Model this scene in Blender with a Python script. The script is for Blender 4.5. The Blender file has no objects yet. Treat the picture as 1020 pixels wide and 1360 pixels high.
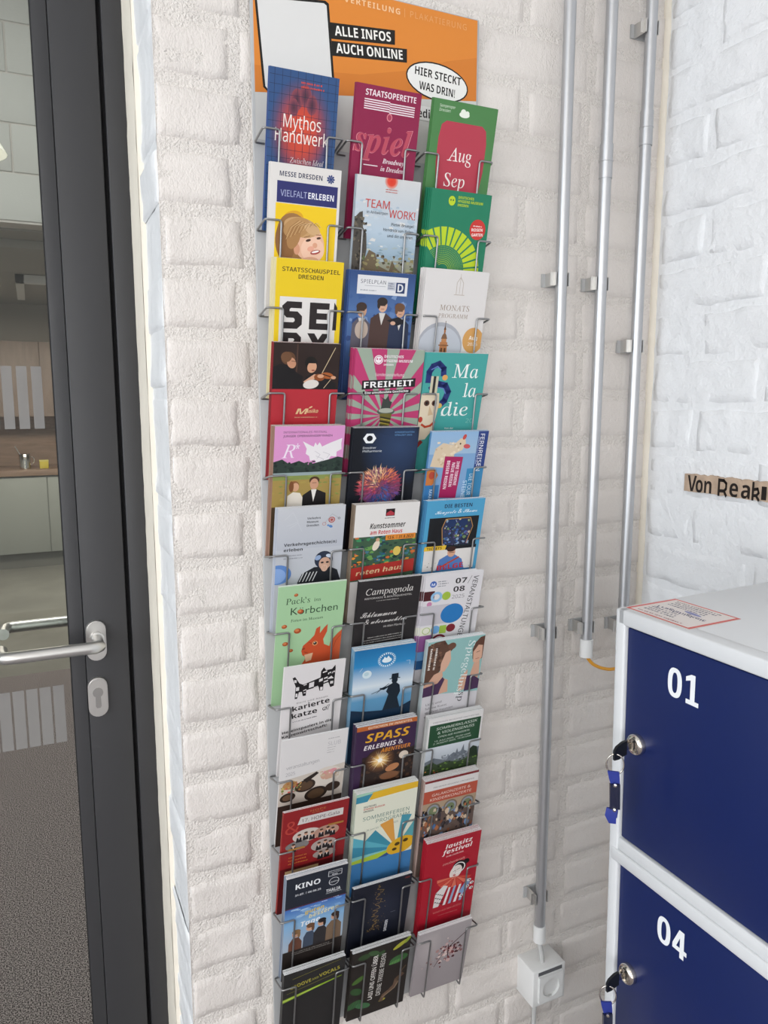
import bpy, bmesh, math, random, os
from mathutils import Vector, Matrix, noise

# ------------------------------------------------------------------ camera, world, lights, exposure
SC = bpy.context.scene
COL = SC.collection
H = 1.6                                  # eye height; z values below are relative to the eye, floor at -H
RND = random.Random(7)

cd = bpy.data.cameras.new('camera')
cam = bpy.data.objects.new('camera', cd); COL.objects.link(cam)
cd.sensor_fit = 'VERTICAL'; cd.sensor_height = 36.0
cd.lens = 1000.0 / 1360.0 * 36.0
cd.clip_start = 0.02
cam.location = (0, 0, H)
cam.rotation_euler = (math.radians(90 - 8.4), 0, math.radians(-24.9))
SC.camera = cam

W = bpy.data.worlds.new('world'); SC.world = W
W.use_nodes = True
W.node_tree.nodes['Background'].inputs[0].default_value = (0.80, 0.88, 1.0, 1)
W.node_tree.nodes['Background'].inputs[1].default_value = 0.5

SC.view_settings.view_transform = 'Standard'
SC.view_settings.look = 'None'
SC.view_settings.exposure = -0.52
SC.view_settings.gamma = 1.0
SC.view_settings.use_curve_mapping = False

def area(name, loc, rot, sx, sy, power, color):
    l = bpy.data.lights.new(name, 'AREA'); l.shape = 'RECTANGLE'; l.size = sx; l.size_y = sy
    l.energy = power; l.color = color
    o = bpy.data.objects.new(name, l); COL.objects.link(o)
    o.location = (loc[0], loc[1], loc[2] + H); o.rotation_euler = [math.radians(a) for a in rot]
    return o
# daylight through the side window, an added fill light at the rear wall, lamps on the ceiling of this room, lamps in the hall behind the door
area('daylight_window', (-3.05, -0.6, 0.25), (0, -90, 0), 1.7, 2.6, 112, (0.87, 0.94, 1.0))
area('rear_fill_light', (-1.9, -3.45, -0.3), (90, 0, 0), 2.3, 2.2, 100, (0.97, 0.98, 1.0))  # unseen fill added behind the camera to even out the light
area('ceiling_lamp_near', (-1.3, -0.7, 1.5), (0, 0, 0), 1.2, 0.5, 16, (1.0, 0.93, 0.84))
area('ceiling_lamp_rear', (-1.3, -2.4, 1.5), (0, 0, 0), 1.2, 0.5, 26, (1.0, 0.93, 0.84))
area('hall_lamp', (-0.6, 2.5, 2.45), (0, 0, 0), 2.0, 1.4, 95, (1.0, 0.97, 0.95))
area('kitchen_lamp', (0.1, 6.4, 0.86), (0, 0, 0), 1.6, 0.5, 88, (1.0, 0.90, 0.80))

# ------------------------------------------------------------------ materials
def lin(c):
    return c / 12.92 if c <= 0.04045 else ((c + 0.055) / 1.055) ** 2.4
def hexc(h):
    h = h.lstrip('#')
    return tuple(lin(int(h[i:i + 2], 16) / 255) for i in (0, 2, 4))
MATS = {}
def mat(name, base, rough=0.5, metal=0.0, spec=0.5, vary=0.0, vscale=20, bumps=(), stretch=(1, 1, 1), emit=None, speck=None):
    """procedural principled material; bumps = [(noise scale, strength, distance)]"""
    if name in MATS: return MATS[name]
    m = bpy.data.materials.new(name); m.use_nodes = True
    nt = m.node_tree; b = nt.nodes['Principled BSDF']
    base = hexc(base) if isinstance(base, str) else base
    b.inputs['Base Color'].default_value = (*base, 1)
    b.inputs['Roughness'].default_value = rough; b.inputs['Metallic'].default_value = metal
    b.inputs['Specular IOR Level'].default_value = spec
    if emit:
        b.inputs['Emission Color'].default_value = (*emit[0], 1); b.inputs['Emission Strength'].default_value = emit[1]
    tc = nt.nodes.new('ShaderNodeTexCoord'); mp = nt.nodes.new('ShaderNodeMapping')
    geo = nt.nodes.new('ShaderNodeNewGeometry')
    nt.links.new(geo.outputs['Position'], mp.inputs['Vector']); mp.inputs['Scale'].default_value = stretch
    if vary or speck:
        n = nt.nodes.new('ShaderNodeTexNoise'); n.inputs['Scale'].default_value = vscale; n.inputs['Detail'].default_value = 4
        nt.links.new(mp.outputs[0], n.inputs['Vector'])
        r = nt.nodes.new('ShaderNodeValToRGB')
        if speck:
            r.color_ramp.elements[0].position = 0.44; r.color_ramp.elements[1].position = 0.56
            r.color_ramp.elements[0].color = (*hexc(speck[0]), 1); r.color_ramp.elements[1].color = (*hexc(speck[1]), 1)
        else:
            r.color_ramp.elements[0].position = 0.3; r.color_ramp.elements[1].position = 0.7
            r.color_ramp.elements[0].color = (*[c * (1 - vary) for c in base], 1)
            r.color_ramp.elements[1].color = (*[min(1, c * (1 + vary)) for c in base], 1)
        nt.links.new(n.outputs['Fac'], r.inputs['Fac']); nt.links.new(r.outputs[0], b.inputs['Base Color'])
    prev = None
    for sc, st, di in bumps:
        n = nt.nodes.new('ShaderNodeTexNoise'); n.inputs['Scale'].default_value = sc; n.inputs['Detail'].default_value = 3
        nt.links.new(mp.outputs[0], n.inputs['Vector'])
        bp = nt.nodes.new('ShaderNodeBump'); bp.inputs['Strength'].default_value = st; bp.inputs['Distance'].default_value = di
        nt.links.new(n.outputs['Fac'], bp.inputs['Height'])
        if prev: nt.links.new(prev.outputs[0], bp.inputs['Normal'])
        prev = bp
    if prev: nt.links.new(prev.outputs[0], b.inputs['Normal'])
    MATS[name] = m
    return m
def print_mat():
    m = bpy.data.materials.new('printed_ink'); m.use_nodes = True
    nt = m.node_tree; b = nt.nodes['Principled BSDF']
    a = nt.nodes.new('ShaderNodeAttribute'); a.attribute_name = 'ink'
    nt.links.new(a.outputs['Color'], b.inputs['Base Color'])
    b.inputs['Roughness'].default_value = 0.42; b.inputs['Specular IOR Level'].default_value = 0.35
    return m
INK = print_mat()
def glass_mat():
    m = bpy.data.materials.new('door_glass'); m.use_nodes = True
    nt = m.node_tree; nt.nodes.clear()
    out = nt.nodes.new('ShaderNodeOutputMaterial'); mx = nt.nodes.new('ShaderNodeMixShader')
    t = nt.nodes.new('ShaderNodeBsdfTransparent'); t.inputs[0].default_value = (0.90, 0.93, 0.91, 1)
    g = nt.nodes.new('ShaderNodeBsdfGlossy'); g.inputs['Roughness'].default_value = 0.01
    f = nt.nodes.new('ShaderNodeFresnel'); f.inputs[0].default_value = 1.45
    nt.links.new(f.outputs[0], mx.inputs[0]); nt.links.new(t.outputs[0], mx.inputs[1]); nt.links.new(g.outputs[0], mx.inputs[2])
    nt.links.new(mx.outputs[0], out.inputs[0])
    return m
def frost_mat():
    m = bpy.data.materials.new('frosted_film'); m.use_nodes = True
    nt = m.node_tree; b = nt.nodes['Principled BSDF']; out = nt.nodes['Material Output']
    b.inputs['Base Color'].default_value = (0.27, 0.26, 0.25, 1); b.inputs['Roughness'].default_value = 0.7
    t = nt.nodes.new('ShaderNodeBsdfTransparent'); mx = nt.nodes.new('ShaderNodeMixShader'); mx.inputs[0].default_value = 0.70
    nt.links.new(t.outputs[0], mx.inputs[1]); nt.links.new(b.outputs[0], mx.inputs[2]); nt.links.new(mx.outputs[0], out.inputs[0])
    return m
M_brick = mat('white_painted_brick', (0.735, 0.685, 0.645), 0.5, vary=0.03, vscale=9, bumps=[(40, 0.3, 0.003), (140, 0.6, 0.0024), (480, 0.8, 0.0014)], stretch=(1, 1, 0.6))
M_mortar = mat('white_painted_mortar', (0.775, 0.725, 0.68), 0.7, vary=0.03, vscale=30, bumps=[(90, 0.5, 0.004), (330, 1.0, 0.0036)])
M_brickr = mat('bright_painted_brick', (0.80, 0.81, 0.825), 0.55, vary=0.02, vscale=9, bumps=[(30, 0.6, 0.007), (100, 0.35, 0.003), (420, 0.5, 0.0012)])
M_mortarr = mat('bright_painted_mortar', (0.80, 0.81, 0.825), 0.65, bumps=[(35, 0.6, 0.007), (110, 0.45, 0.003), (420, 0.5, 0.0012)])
M_cream = mat('cream_plaster', (0.86, 0.80, 0.69), 0.7, vary=0.04, vscale=14, bumps=[(90, 0.3, 0.002)])
M_plaster = mat('white_plaster', (0.78, 0.77, 0.75), 0.8, bumps=[(70, 0.2, 0.002)])
M_anthr = mat('anthracite_powder_coat', (0.034, 0.034, 0.037), 0.5, bumps=[(1500, 0.12, 0.0004)])
M_black = mat('black_gasket', (0.008, 0.008, 0.009), 0.7)
M_steel = mat('satin_steel', (0.62, 0.61, 0.59), 0.33, 0.9, bumps=[(900, 0.05, 0.0003)])
M_alu = mat('bare_aluminium_conduit', (0.50, 0.505, 0.52), 0.40, 0.85, vary=0.06, vscale=12, stretch=(1, 1, 0.1))
M_wire = mat('zinc_wire', (0.32, 0.32, 0.32), 0.38, 0.9)
M_plate = mat('grey_sheet_metal', (0.45, 0.455, 0.46), 0.45, 0.15)
M_lgrey = mat('light_grey_locker_paint', (0.63, 0.64, 0.655), 0.42, bumps=[(700, 0.06, 0.0004)])
M_blue = mat('dark_blue_locker_paint', (0.0030, 0.0125, 0.088), 0.45, spec=0.35, bumps=[(700, 0.06, 0.0004)])
M_white = mat('white_plastic', (0.74, 0.74, 0.73), 0.4)
M_vinyl = mat('white_vinyl_number', (0.80, 0.82, 0.84), 0.5)
M_chrome = mat('nickel_lock', (0.70, 0.66, 0.60), 0.16, 1.0)
M_strap = mat('blue_strap', (0.015, 0.03, 0.24), 0.6, bumps=[(900, 0.4, 0.0006)])
M_dstrap = mat('dark_tag_sleeve', (0.012, 0.015, 0.04), 0.25)
M_keyblk = mat('black_key_head', (0.01, 0.011, 0.014), 0.3)
M_orange = mat('orange_cable', (0.72, 0.33, 0.03), 0.45)
M_gcable = mat('grey_cable', (0.52, 0.52, 0.51), 0.5)
M_carpet = mat('speckled_carpet', (0.2, 0.18, 0.17), 0.95, spec=0.1, vscale=270, speck=('#2c2829', '#b4a9a8'), bumps=[(200, 0.6, 0.006)])
M_concrete = mat('grey_concrete', (0.24, 0.235, 0.21), 0.35, vary=0.15, vscale=3, bumps=[(30, 0.1, 0.003)])
M_block = mat('white_blockwork', (0.74, 0.74, 0.70), 0.8, bumps=[(60, 0.3, 0.003)])
M_wood = mat('brown_wood', (0.26, 0.17, 0.12), 0.5, vary=0.15, vscale=6, stretch=(1, 1, 8))
M_wood2 = mat('pale_wood_front', (0.27, 0.20, 0.165), 0.5, vary=0.08, vscale=5, stretch=(6, 1, 1))
M_cab = mat('pale_green_grey_front', (0.33, 0.345, 0.32), 0.45)
M_soffit = mat('soffit_paint', (0.36, 0.34, 0.31), 0.8)
M_yellow = mat('yellow_box', (0.62, 0.50, 0.05), 0.6)
M_paper = mat('white_paper_edge', (0.80, 0.80, 0.80), 0.6)
M_glass = glass_mat(); M_frost = frost_mat()
def paper(col):
    return mat('paper_' + col.lstrip('#'), col, 0.5)

# ------------------------------------------------------------------ mesh helpers
class MB:
    def __init__(s): s.v = []; s.f = []; s.m = []; s.mats = []; s.smooth = []
    def mi(s, m):
        if m not in s.mats: s.mats.append(m)
        return s.mats.index(m)
    def add(s, vs, fs, m, smooth=False):
        o = len(s.v); s.v += [tuple(v) for v in vs]; k = s.mi(m)
        for f in fs: s.f.append([o + i for i in f]); s.m.append(k); s.smooth.append(smooth)
        return s
    def box(s, x0, x1, y0, y1, z0, z1, m, bev=0.0):
        if bev:
            bm = bmesh.new(); bmesh.ops.create_cube(bm, size=1)
            for v in bm.verts: v.co = ((x0 + x1) / 2 + v.co.x * (x1 - x0), (y0 + y1) / 2 + v.co.y * (y1 - y0), (z0 + z1) / 2 + v.co.z * (z1 - z0))
            bmesh.ops.bevel(bm, geom=bm.edges[:], offset=bev, segments=2, affect='EDGES', profile=0.5)
            bm.verts.index_update()
            s.add([v.co[:] for v in bm.verts], [[v.index for v in f.verts] for f in bm.faces], m); bm.free()
            return s
        vs = [(x, y, z) for z in (z0, z1) for y in (y0, y1) for x in (x0, x1)]
        return s.add(vs, [(0, 2, 3, 1), (4, 5, 7, 6), (0, 1, 5, 4), (2, 6, 7, 3), (0, 4, 6, 2), (1, 3, 7, 5)], m)
    def tube(s, pts, r, m, seg=10, fillet=0.0, cap=True, flat=1.0):
        pts = [Vector(p) for p in pts]
        if fillet:
            q = [pts[0]]
            for a, b, c in zip(pts, pts[1:], pts[2:]):
                d1 = min(fillet, (a - b).length * .45); d2 = min(fillet, (c - b).length * .45)
                p0 = b + (a - b).normalized() * d1; p1 = b + (c - b).normalized() * d2
                for t in (0, .33, .67, 1): q.append(p0 * (1 - t) ** 2 + b * 2 * t * (1 - t) + p1 * t * t)
            q.append(pts[-1]); pts = q
        n = len(pts); rings = []; prev = None
        for i in range(n):
            t = (pts[min(i + 1, n - 1)] - pts[max(i - 1, 0)]).normalized()
            if prev is None:
                ref = Vector((0, 0, 1)) if abs(t.z) < .9 else Vector((1, 0, 0)); a = t.cross(ref).normalized()
            else: a = (prev - t * prev.dot(t)).normalized()
            prev = a; b = t.cross(a)
            rr = r[i] if isinstance(r, (list, tuple)) else r
            rings.append([pts[i] + (a * math.cos(2 * math.pi * k / seg) + b * math.sin(2 * math.pi * k / seg) * flat) * rr for k in range(seg)])
        vs = [p for ring in rings for p in ring]; fs = []
        for i in range(n - 1):
            for k in range(seg):
                fs.append((i * seg + k, i * seg + (k + 1) % seg, (i + 1) * seg + (k + 1) % seg, (i + 1) * seg + k))
        s.add(vs, fs, m, True)
        if cap:
            s.add(rings[0], [list(range(seg))[::-1]], m); s.add(rings[-1], [list(range(seg))], m)
        return s
    def lathe(s, o, axis, prof, m, seg=24):
        """prof = [(distance along axis, radius)]"""
        o = Vector(o); ax = Vector(axis).normalized()
        ref = Vector((0, 0, 1)) if abs(ax.z) < .9 else Vector((1, 0, 0))
        a = ax.cross(ref).normalized(); b = ax.cross(a)
        vs = [o + ax * d + (a * math.cos(2 * math.pi * k / seg) + b * math.sin(2 * math.pi * k / seg)) * r for d, r in prof for k in range(seg)]
        fs = [(i * seg + k, i * seg + (k + 1) % seg, (i + 1) * seg + (k + 1) % seg, (i + 1) * seg + k) for i in range(len(prof) - 1) for k in range(seg)]
        return s.add(vs, fs, m, True)
    def prism(s, poly, map0, map1, m):
        """poly = 2D outline; map0 / map1 turn (u, v) into 3D for the two ends"""
        n = len(poly)
        vs = [map0(*p) for p in poly] + [map1(*p) for p in poly]
        fs = [list(range(n))[::-1], list(range(n, 2 * n))] + [(i, (i + 1) % n, n + (i + 1) % n, n + i) for i in range(n)]
        return s.add(vs, fs, m)
    def xf(s, fn):
        s.v = [tuple(fn(*v)) for v in s.v]; return s
    def build(s, name, parent=None, origin=None, sharp=48):
        xs, ys, zs = zip(*s.v)
        o3 = Vector(origin) if origin else Vector(((min(xs) + max(xs)) / 2, (min(ys) + max(ys)) / 2, min(zs)))
        me = bpy.data.meshes.new(name)
        me.from_pydata([(x - o3.x, y - o3.y, z - o3.z) for x, y, z in s.v], [], s.f)
        for m in s.mats: me.materials.append(m)
        me.polygons.foreach_set('material_index', s.m)
        me.polygons.foreach_set('use_smooth', s.smooth)
        bm = bmesh.new(); bm.from_mesh(me); bmesh.ops.recalc_face_normals(bm, faces=bm.faces[:]); bm.to_mesh(me); bm.free()
        if sharp: me.set_sharp_from_angle(angle=math.radians(sharp))
        me.update()
        ob = bpy.data.objects.new(name, me); COL.objects.link(ob)
        place(ob, o3 + Vector((0, 0, H)), parent)
        return ob
WORLD = {}
def place(ob, wloc, parent):
    WORLD[ob.name] = Vector(wloc)
    if parent: ob.parent = parent; ob.location = Vector(wloc) - WORLD[parent.name]
    else: ob.location = wloc
def empty(name, loc, label=None, cat=None, group=None, parent=None):
    o = bpy.data.objects.new(name, None); COL.objects.link(o); o.empty_display_size = 0.02
    place(o, Vector(loc) + Vector((0, 0, H)), parent)
    if label: tag(o, label, cat, group)
    return o
def tag(o, label, cat, group=None):
    o['label'] = label; o['category'] = cat
    if group: o['group'] = group
    return o
def struct(o, label=None):
    o['kind'] = 'structure'
    if label: o['label'] = label
    return o

# ------------------------------------------------------------------ flat print: polygons and lettering in paper units
FONTS = {}
def font(key):
    if key in FONTS: return FONTS[key]
    f = None
    if key:
        try: f = bpy.data.fonts.load(os.path.join(bpy.utils.system_resource('DATAFILES'), 'fonts', {'m': 'DejaVuSansMono.woff2'}.get(key, 'NotoSansMath-Regular.woff2')))
        except Exception: f = None
    FONTS[key] = f
    return f
STYLE = {'B': (0x1D5D4, 0x1D5EE, 0x1D7EC), 'I': (0x1D63C, 0x1D656, 0x1D7EC), 's': (0x1D434, 0x1D44E, 0), 'S': (0x1D400, 0x1D41A, 0x1D7CE), 'Z': (0x1D468, 0x1D482, 0x1D7CE), 'c': (0x1D4D0, 0x1D4EA, 0)}
def styled(s, key):
    """B bold, I bold slanted, s serif, S bold serif, Z bold slanted serif, c script"""
    if key not in STYLE: return s
    u, l, d = STYLE[key]
    o = ''.join(chr(u + ord(c) - 65) if 'A' <= c <= 'Z' else chr(l + ord(c) - 97) if 'a' <= c <= 'z' else chr(d + ord(c) - 48) if d and c.isdigit() else c for c in s)
    return o.replace('\U0001D455', '\u210e')
TCACHE = {}
def glyphs(s, bold=0.0, shear=0.0, fkey='', sp=1.0, caps=None):
    k = (s, bold, shear, fkey, sp)
    if k in TCACHE: return TCACHE[k]
    c = bpy.data.curves.new('t', 'FONT'); c.body = styled(s, fkey) if font(fkey) else s; c.size = 1; c.offset = bold if fkey == '' else 0; c.shear = shear - (.20 if fkey == 's' else 0); c.resolution_u = 3; c.space_character = sp
    f = font(fkey)
    if f: c.font = f
    o = bpy.data.objects.new('t', c)
    m = bpy.data.meshes.new_from_object(o)
    vs = [(v.co.x, v.co.y) for v in m.vertices]; fs = [list(p.vertices) for p in m.polygons]
    bpy.data.objects.remove(o); bpy.data.curves.remove(c); bpy.data.meshes.remove(m)
    TCACHE[k] = (vs, fs)
    return vs, fs
CAPH = {}
def caph(fkey):
    if fkey not in CAPH: CAPH[fkey] = max(y for x, y in glyphs('H', 0, 0, fkey)[0])
    return CAPH[fkey]

def clip(poly, x0, y0, x1, y1):
    for ax, lim, sg in ((0, x0, 1), (0, x1, -1), (1, y0, 1), (1, y1, -1)):
        out = []
        for i in range(len(poly)):
            a, b = poly[i - 1], poly[i]
            ia, ib = (a[ax] - lim) * sg >= 0, (b[ax] - lim) * sg >= 0
            if ia != ib:
                t = (lim - a[ax]) / (b[ax] - a[ax]); out.append(tuple(a[j] + (b[j] - a[j]) * t for j in (0, 1)))
            if ib: out.append(b)
        poly = out
        if len(poly) < 3: return []
    return poly
class Art:
    """x 0..100 across, y down in the same unit; every call is one more thin layer of ink"""
    def __init__(s, ymax=200.0): s.ymax = ymax; s.layer = 0; s.pic = ([], [], []); s.let = ([], [], []); s.lines = []
    def _add(s, bucket, vs, fs, cols):
        V, F, C = bucket; o = len(V)
        V += [(x, y, s.layer) for x, y in vs]
        for f in fs: F.append([o + i for i in f]); C.append([cols[i] for i in f] if isinstance(cols, list) else cols)
    def poly(s, pts, c, new=True):
        p = clip([tuple(q) for q in pts], 0, 0, 100, s.ymax)
        if len(p) >= 3:
            if new: s.layer += 1
            s._add(s.pic, p, [list(range(len(p)))], hexc(c))
        return s
    def rect(s, x0, y0, x1, y1, c): return s.poly([(x0, y0), (x1, y0), (x1, y1), (x0, y1)], c)
    def polys(s, lst, c):
        s.layer += 1
        for p in lst: s.poly(p, c, False)
        return s
    def grad(s, x0, y0, x1, y1, ct, cb):
        s.layer += 1; y1 = min(y1, s.ymax); a, b = hexc(ct), hexc(cb)
        s._add(s.pic, [(x0, y0), (x1, y0), (x1, y1), (x0, y1)], [[0, 1, 2, 3]], [a, a, b, b]); return s
    def ell(s, cx, cy, rx, ry, c, rot=0, n=28, a0=0, a1=360):
        r = math.radians(rot); pts = []
        for k in range(n + (a1 - a0 < 360)):
            t = math.radians(a0 + (a1 - a0) * k / n); x, y = rx * math.cos(t), ry * math.sin(t)
            pts.append((cx + x * math.cos(r) - y * math.sin(r), cy + x * math.sin(r) + y * math.cos(r)))
        return s.poly(pts, c)
    def ring(s, cx, cy, r, w, c, n=26):
        s.layer += 1
        for k in range(n):
            a, b = 2 * math.pi * k / n, 2 * math.pi * (k + 1) / n
            s.poly([(cx + q * math.cos(t), cy + q * math.sin(t)) for q, t in ((r, a), (r, b), (r - w, b), (r - w, a))], c, False)
        return s
    def radial(s, cx, cy, rx, ry, stops, n=32):
        """stops = [(fraction, colour)] from the centre out"""
        s.layer += 1; vs = [(cx, cy)]; cols = [hexc(stops[0][1])]
        for f, c in stops[1:]:
            for k in range(n):
                t = 2 * math.pi * k / n
                vs.append((min(100, max(0, cx + rx * f * math.cos(t))), min(s.ymax, max(0, cy + ry * f * math.sin(t))))); cols.append(hexc(c))
        fs = [[0, 1 + k, 1 + (k + 1) % n] for k in range(n)]
        for i in range(len(stops) - 2):
            o = 1 + i * n
            fs += [[o + k, o + n + k, o + n + (k + 1) % n, o + (k + 1) % n] for k in range(n)]
        s._add(s.pic, vs, fs, cols); return s
    def line(s, pts, w, c):
        s.layer += 1
        for (xa, ya), (xb, yb) in zip(pts, pts[1:]):
            d = math.hypot(xb - xa, yb - ya) or 1; nx, ny = -(yb - ya) / d * w / 2, (xb - xa) / d * w / 2
            ex, ey = (xb - xa) / d * w * .3, (yb - ya) / d * w * .3
            s.poly([(xa + nx - ex, ya + ny - ey), (xb + nx + ex, yb + ny + ey), (xb - nx + ex, yb - ny + ey), (xa - nx - ex, ya - ny - ey)], c, False)
        return s
    def text(s, t, x, y, w, h, c, bold=0.0, shear=0.0, rot=0, f='i', sp=1.0):
        """lettering fitted to width w with cap height h, baseline start at (x, y); rot is clockwise"""
        if any(ord(ch) > 127 and ch != '–' for ch in t): f = 'b'; bold = min(bold, .012)
        if f == 'i' and bold >= .01: f = 'I' if shear > .05 and bold > .015 else 'B'
        k = '' if f == 'b' else f
        if k in 'IZ' and k: shear = 0
        vs, fs = glyphs(t, bold if k == '' else 0, shear, k, sp)
        if not vs: return s
        s.layer += 1
        xa, xb = min(v[0] for v in vs), max(v[0] for v in vs); kx = w / (xb - xa); ky = h / caph('' if k == '' else 'm' if k == 'm' else 'B')
        r = math.radians(rot); out = []
        for px, py in vs:
            a, b = (px - xa) * kx, -py * ky
            out.append((x + a * math.cos(r) - b * math.sin(r), y + a * math.sin(r) + b * math.cos(r)))
        bk = ([], [], []); e = bold * h * .9 if k == 'm' else 0
        for ox, oy in ([(0, 0)] if not e else [(0, 0), (e, 0), (-e, 0), (0, e), (0, -e)]):
            s._add(bk, [(min(99.9, max(.1, px + ox)), min(s.ymax - .1, max(.1, py + oy))) for px, py in out], fs, hexc(c)); s.layer += .05
        s.lines.append(bk); return s
    def micro(s, x, y, w, h, c, rows=1, lead=None, rot=0, seed=1):
        """lines of print too small to read"""
        rr = random.Random(seed); s.layer += 1; lead = lead or h * 1.8; r = math.radians(rot)
        for k in range(rows):
            a = 0; end = w * (rr.uniform(.75, 1) if rows > 1 else 1)
            while a < end:
                b = min(end, a + h * rr.uniform(.35, .9))
                q = [(a, 0), (b, 0), (b, -h * rr.uniform(.6, 1)), (a, -h * rr.uniform(.6, 1))]
                q = [(x + u * math.cos(r) - (v + k * lead) * math.sin(r), y + u * math.sin(r) + (v + k * lead) * math.cos(r)) for u, v in q]
                p = clip(q, 0, 0, 100, s.ymax)
                if p: s._add(s.let, p, [list(range(len(p)))], hexc(c))
                a = b + h * rr.choice((.25, .25, .3, .7))
        return s
    def speck(s, n, x0, y0, x1, y1, cols, a, b, seed=1, tall=1.0):
        rr = random.Random(seed)
        for k in range(n):
            s.layer += .12
            x, y, r, t = rr.uniform(x0, x1), rr.uniform(y0, y1), rr.uniform(a, b), rr.uniform(0, 3)
            m = rr.randint(4, 6)
            p = [(x + r * rr.uniform(.6, 1.1) * math.cos(t + 6.283 * i / m), y + tall * r * rr.uniform(.6, 1.1) * math.sin(t + 6.283 * i / m)) for i in range(m)]
            p = clip(p, max(0, x0), max(0, y0), min(100, x1), min(s.ymax, y1))
            if len(p) >= 3: s._add(s.pic, p, [list(range(len(p)))], hexc(rr.choice(cols)))
        s.layer += 1
        return s
    def gspeck(s, n, cx, cy, sx, sy, cols, a, b, seed=1):
        rr = random.Random(seed)
        for k in range(n):
            x, y = rr.gauss(cx, sx), rr.gauss(cy, sy); s.speck(1, x - b, y - b, x + b, y + b, cols, a, b, rr.random()); s.layer -= .9
        s.layer += 1
        return s
    def letters(s, name, parent, fn, origin):
        out = [s.build(bk, name, parent, fn, origin) for bk in s.lines]
        q = s.build(s.let, 'fine_print', parent, fn, origin)
        if q: q['kind'] = 'stuff'; out.append(q)
        return out
    def build(s, bucket, name, parent, fn, origin):
        """fn(x, y, layer) -> world point"""
        V, F, C = bucket
        if not F: return None
        me = bpy.data.meshes.new(name)
        o3 = Vector(origin)
        me.from_pydata([tuple(Vector(fn(x, y, l)) - o3) for x, y, l in V], [], F)
        at = me.color_attributes.new('ink', 'FLOAT_COLOR', 'CORNER')
        buf = []
        for p, c in zip(me.polygons, C):
            if isinstance(c, list):
                for q in c: buf += [*q, 1.0]
            else: buf += [*c, 1.0] * p.loop_total
        at.data.foreach_set('color', buf)
        me.materials.append(INK); me.update()
        ob = bpy.data.objects.new(name, me); COL.objects.link(ob)
        place(ob, o3 + Vector((0, 0, H)), parent)
        return ob

# ------------------------------------------------------------------ the setting
D = 1.10          # the brick wall with the rack
XE = 0.174        # its left edge, at the door opening
XC = 1.065        # the corner with the right wall
YD = 1.336        # front of the door frame
def nz(x, y, z, s): return noise.noise((x * s, y * s, z * s))

def brick(parent, cols, z0, z1, fn, m, amp=1.0, seed=0.0, rel=.0010, side_m=None):
    """cols = [(u, depth, side)] across the brick; fn(u, depth, z) -> world; one painted brick with uneven edges"""
    n = 8; us = [c[0] for c in cols if not c[2]]; ua, ub = min(us), max(us)
    V = []; nc = len(cols)
    for j in range(n + 1):
        tz = j / n
        for i, (u, d, side) in enumerate(cols):
            z = z0 + (z1 - z0) * tz
            ez = min(z - z0, z1 - z); eu = (min(u - ua, ub - u) if not cols[0][2] else ub - u) if not side else 0.03
            w = nz(u, seed, z, 14) * .0022 * amp + nz(u, seed + 3, z, 45) * .0012 * amp
            if side:
                uu = u + w * .8; dd = d
                if j in (0, n): uu += .003
            else:
                uu = u
                e = min(ez, eu); k = min(1, e / .0045); k = k * k * (3 - 2 * k)
                dd = d + w * (.35 + .65 * k) - rel * (1 - k)
                if j in (0, n) or (eu <= 1e-6 and not (i and cols[i - 1][2])): dd = d - rel * 2.2 - .002
            zz = z + (nz(u, seed + 7, z0, 18) * .0035 + nz(u, seed + 5, z0, 55) * .0015) * amp * (1 if j in (0, 1, n - 1, n) else .3)
            if j == 1: zz = z0 + .0035 + (zz - z)
            if j == n - 1: zz = z1 - .0035 + (zz - z)
            V.append(fn(uu + nz(seed, z, u, 25) * .003 * amp, dd, zz))
    F = [(j * nc + i, j * nc + i + 1, (j + 1) * nc + i + 1, (j + 1) * nc + i) for j in range(n) for i in range(nc - 1)]
    mb = MB().add(V, F, m, True)
    if side_m:
        k = mb.mi(side_m); q = sum(1 for c in cols if c[2])
        for a, f in enumerate(F):
            if a % (nc - 1) < q: mb.m[a] = k
    return mb.build('brick', parent, sharp=0)
def cols_between(a, b, step=.013):
    n = max(5, int((b - a) / step)); out = [(a, 0, 0), (a + .0035, 0, 0)]
    out += [(a + (b - a) * i / n, 0, 0) for i in range(1, n)] + [(b - .0035, 0, 0), (b, 0, 0)]
    return out
def rough_plane(u0, u1, z0, z1, fn, m, step=.014, amp=.0016):
    nu, nv = max(2, int((u1 - u0) / step)), max(2, int((z1 - z0) / step))
    V = []
    for j in range(nv + 1):
        for i in range(nu + 1):
            u, z = u0 + (u1 - u0) * i / nu, z0 + (z1 - z0) * j / nv
            V.append(fn(u, nz(u, 1, z, 30) * amp + nz(u, 5, z, 90) * amp * .7, z))
    F = [(j * (nu + 1) + i, j * (nu + 1) + i + 1, (j + 1) * (nu + 1) + i + 1, (j + 1) * (nu + 1) + i) for j in range(nv) for i in range(nu)]
    return V, F

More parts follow.
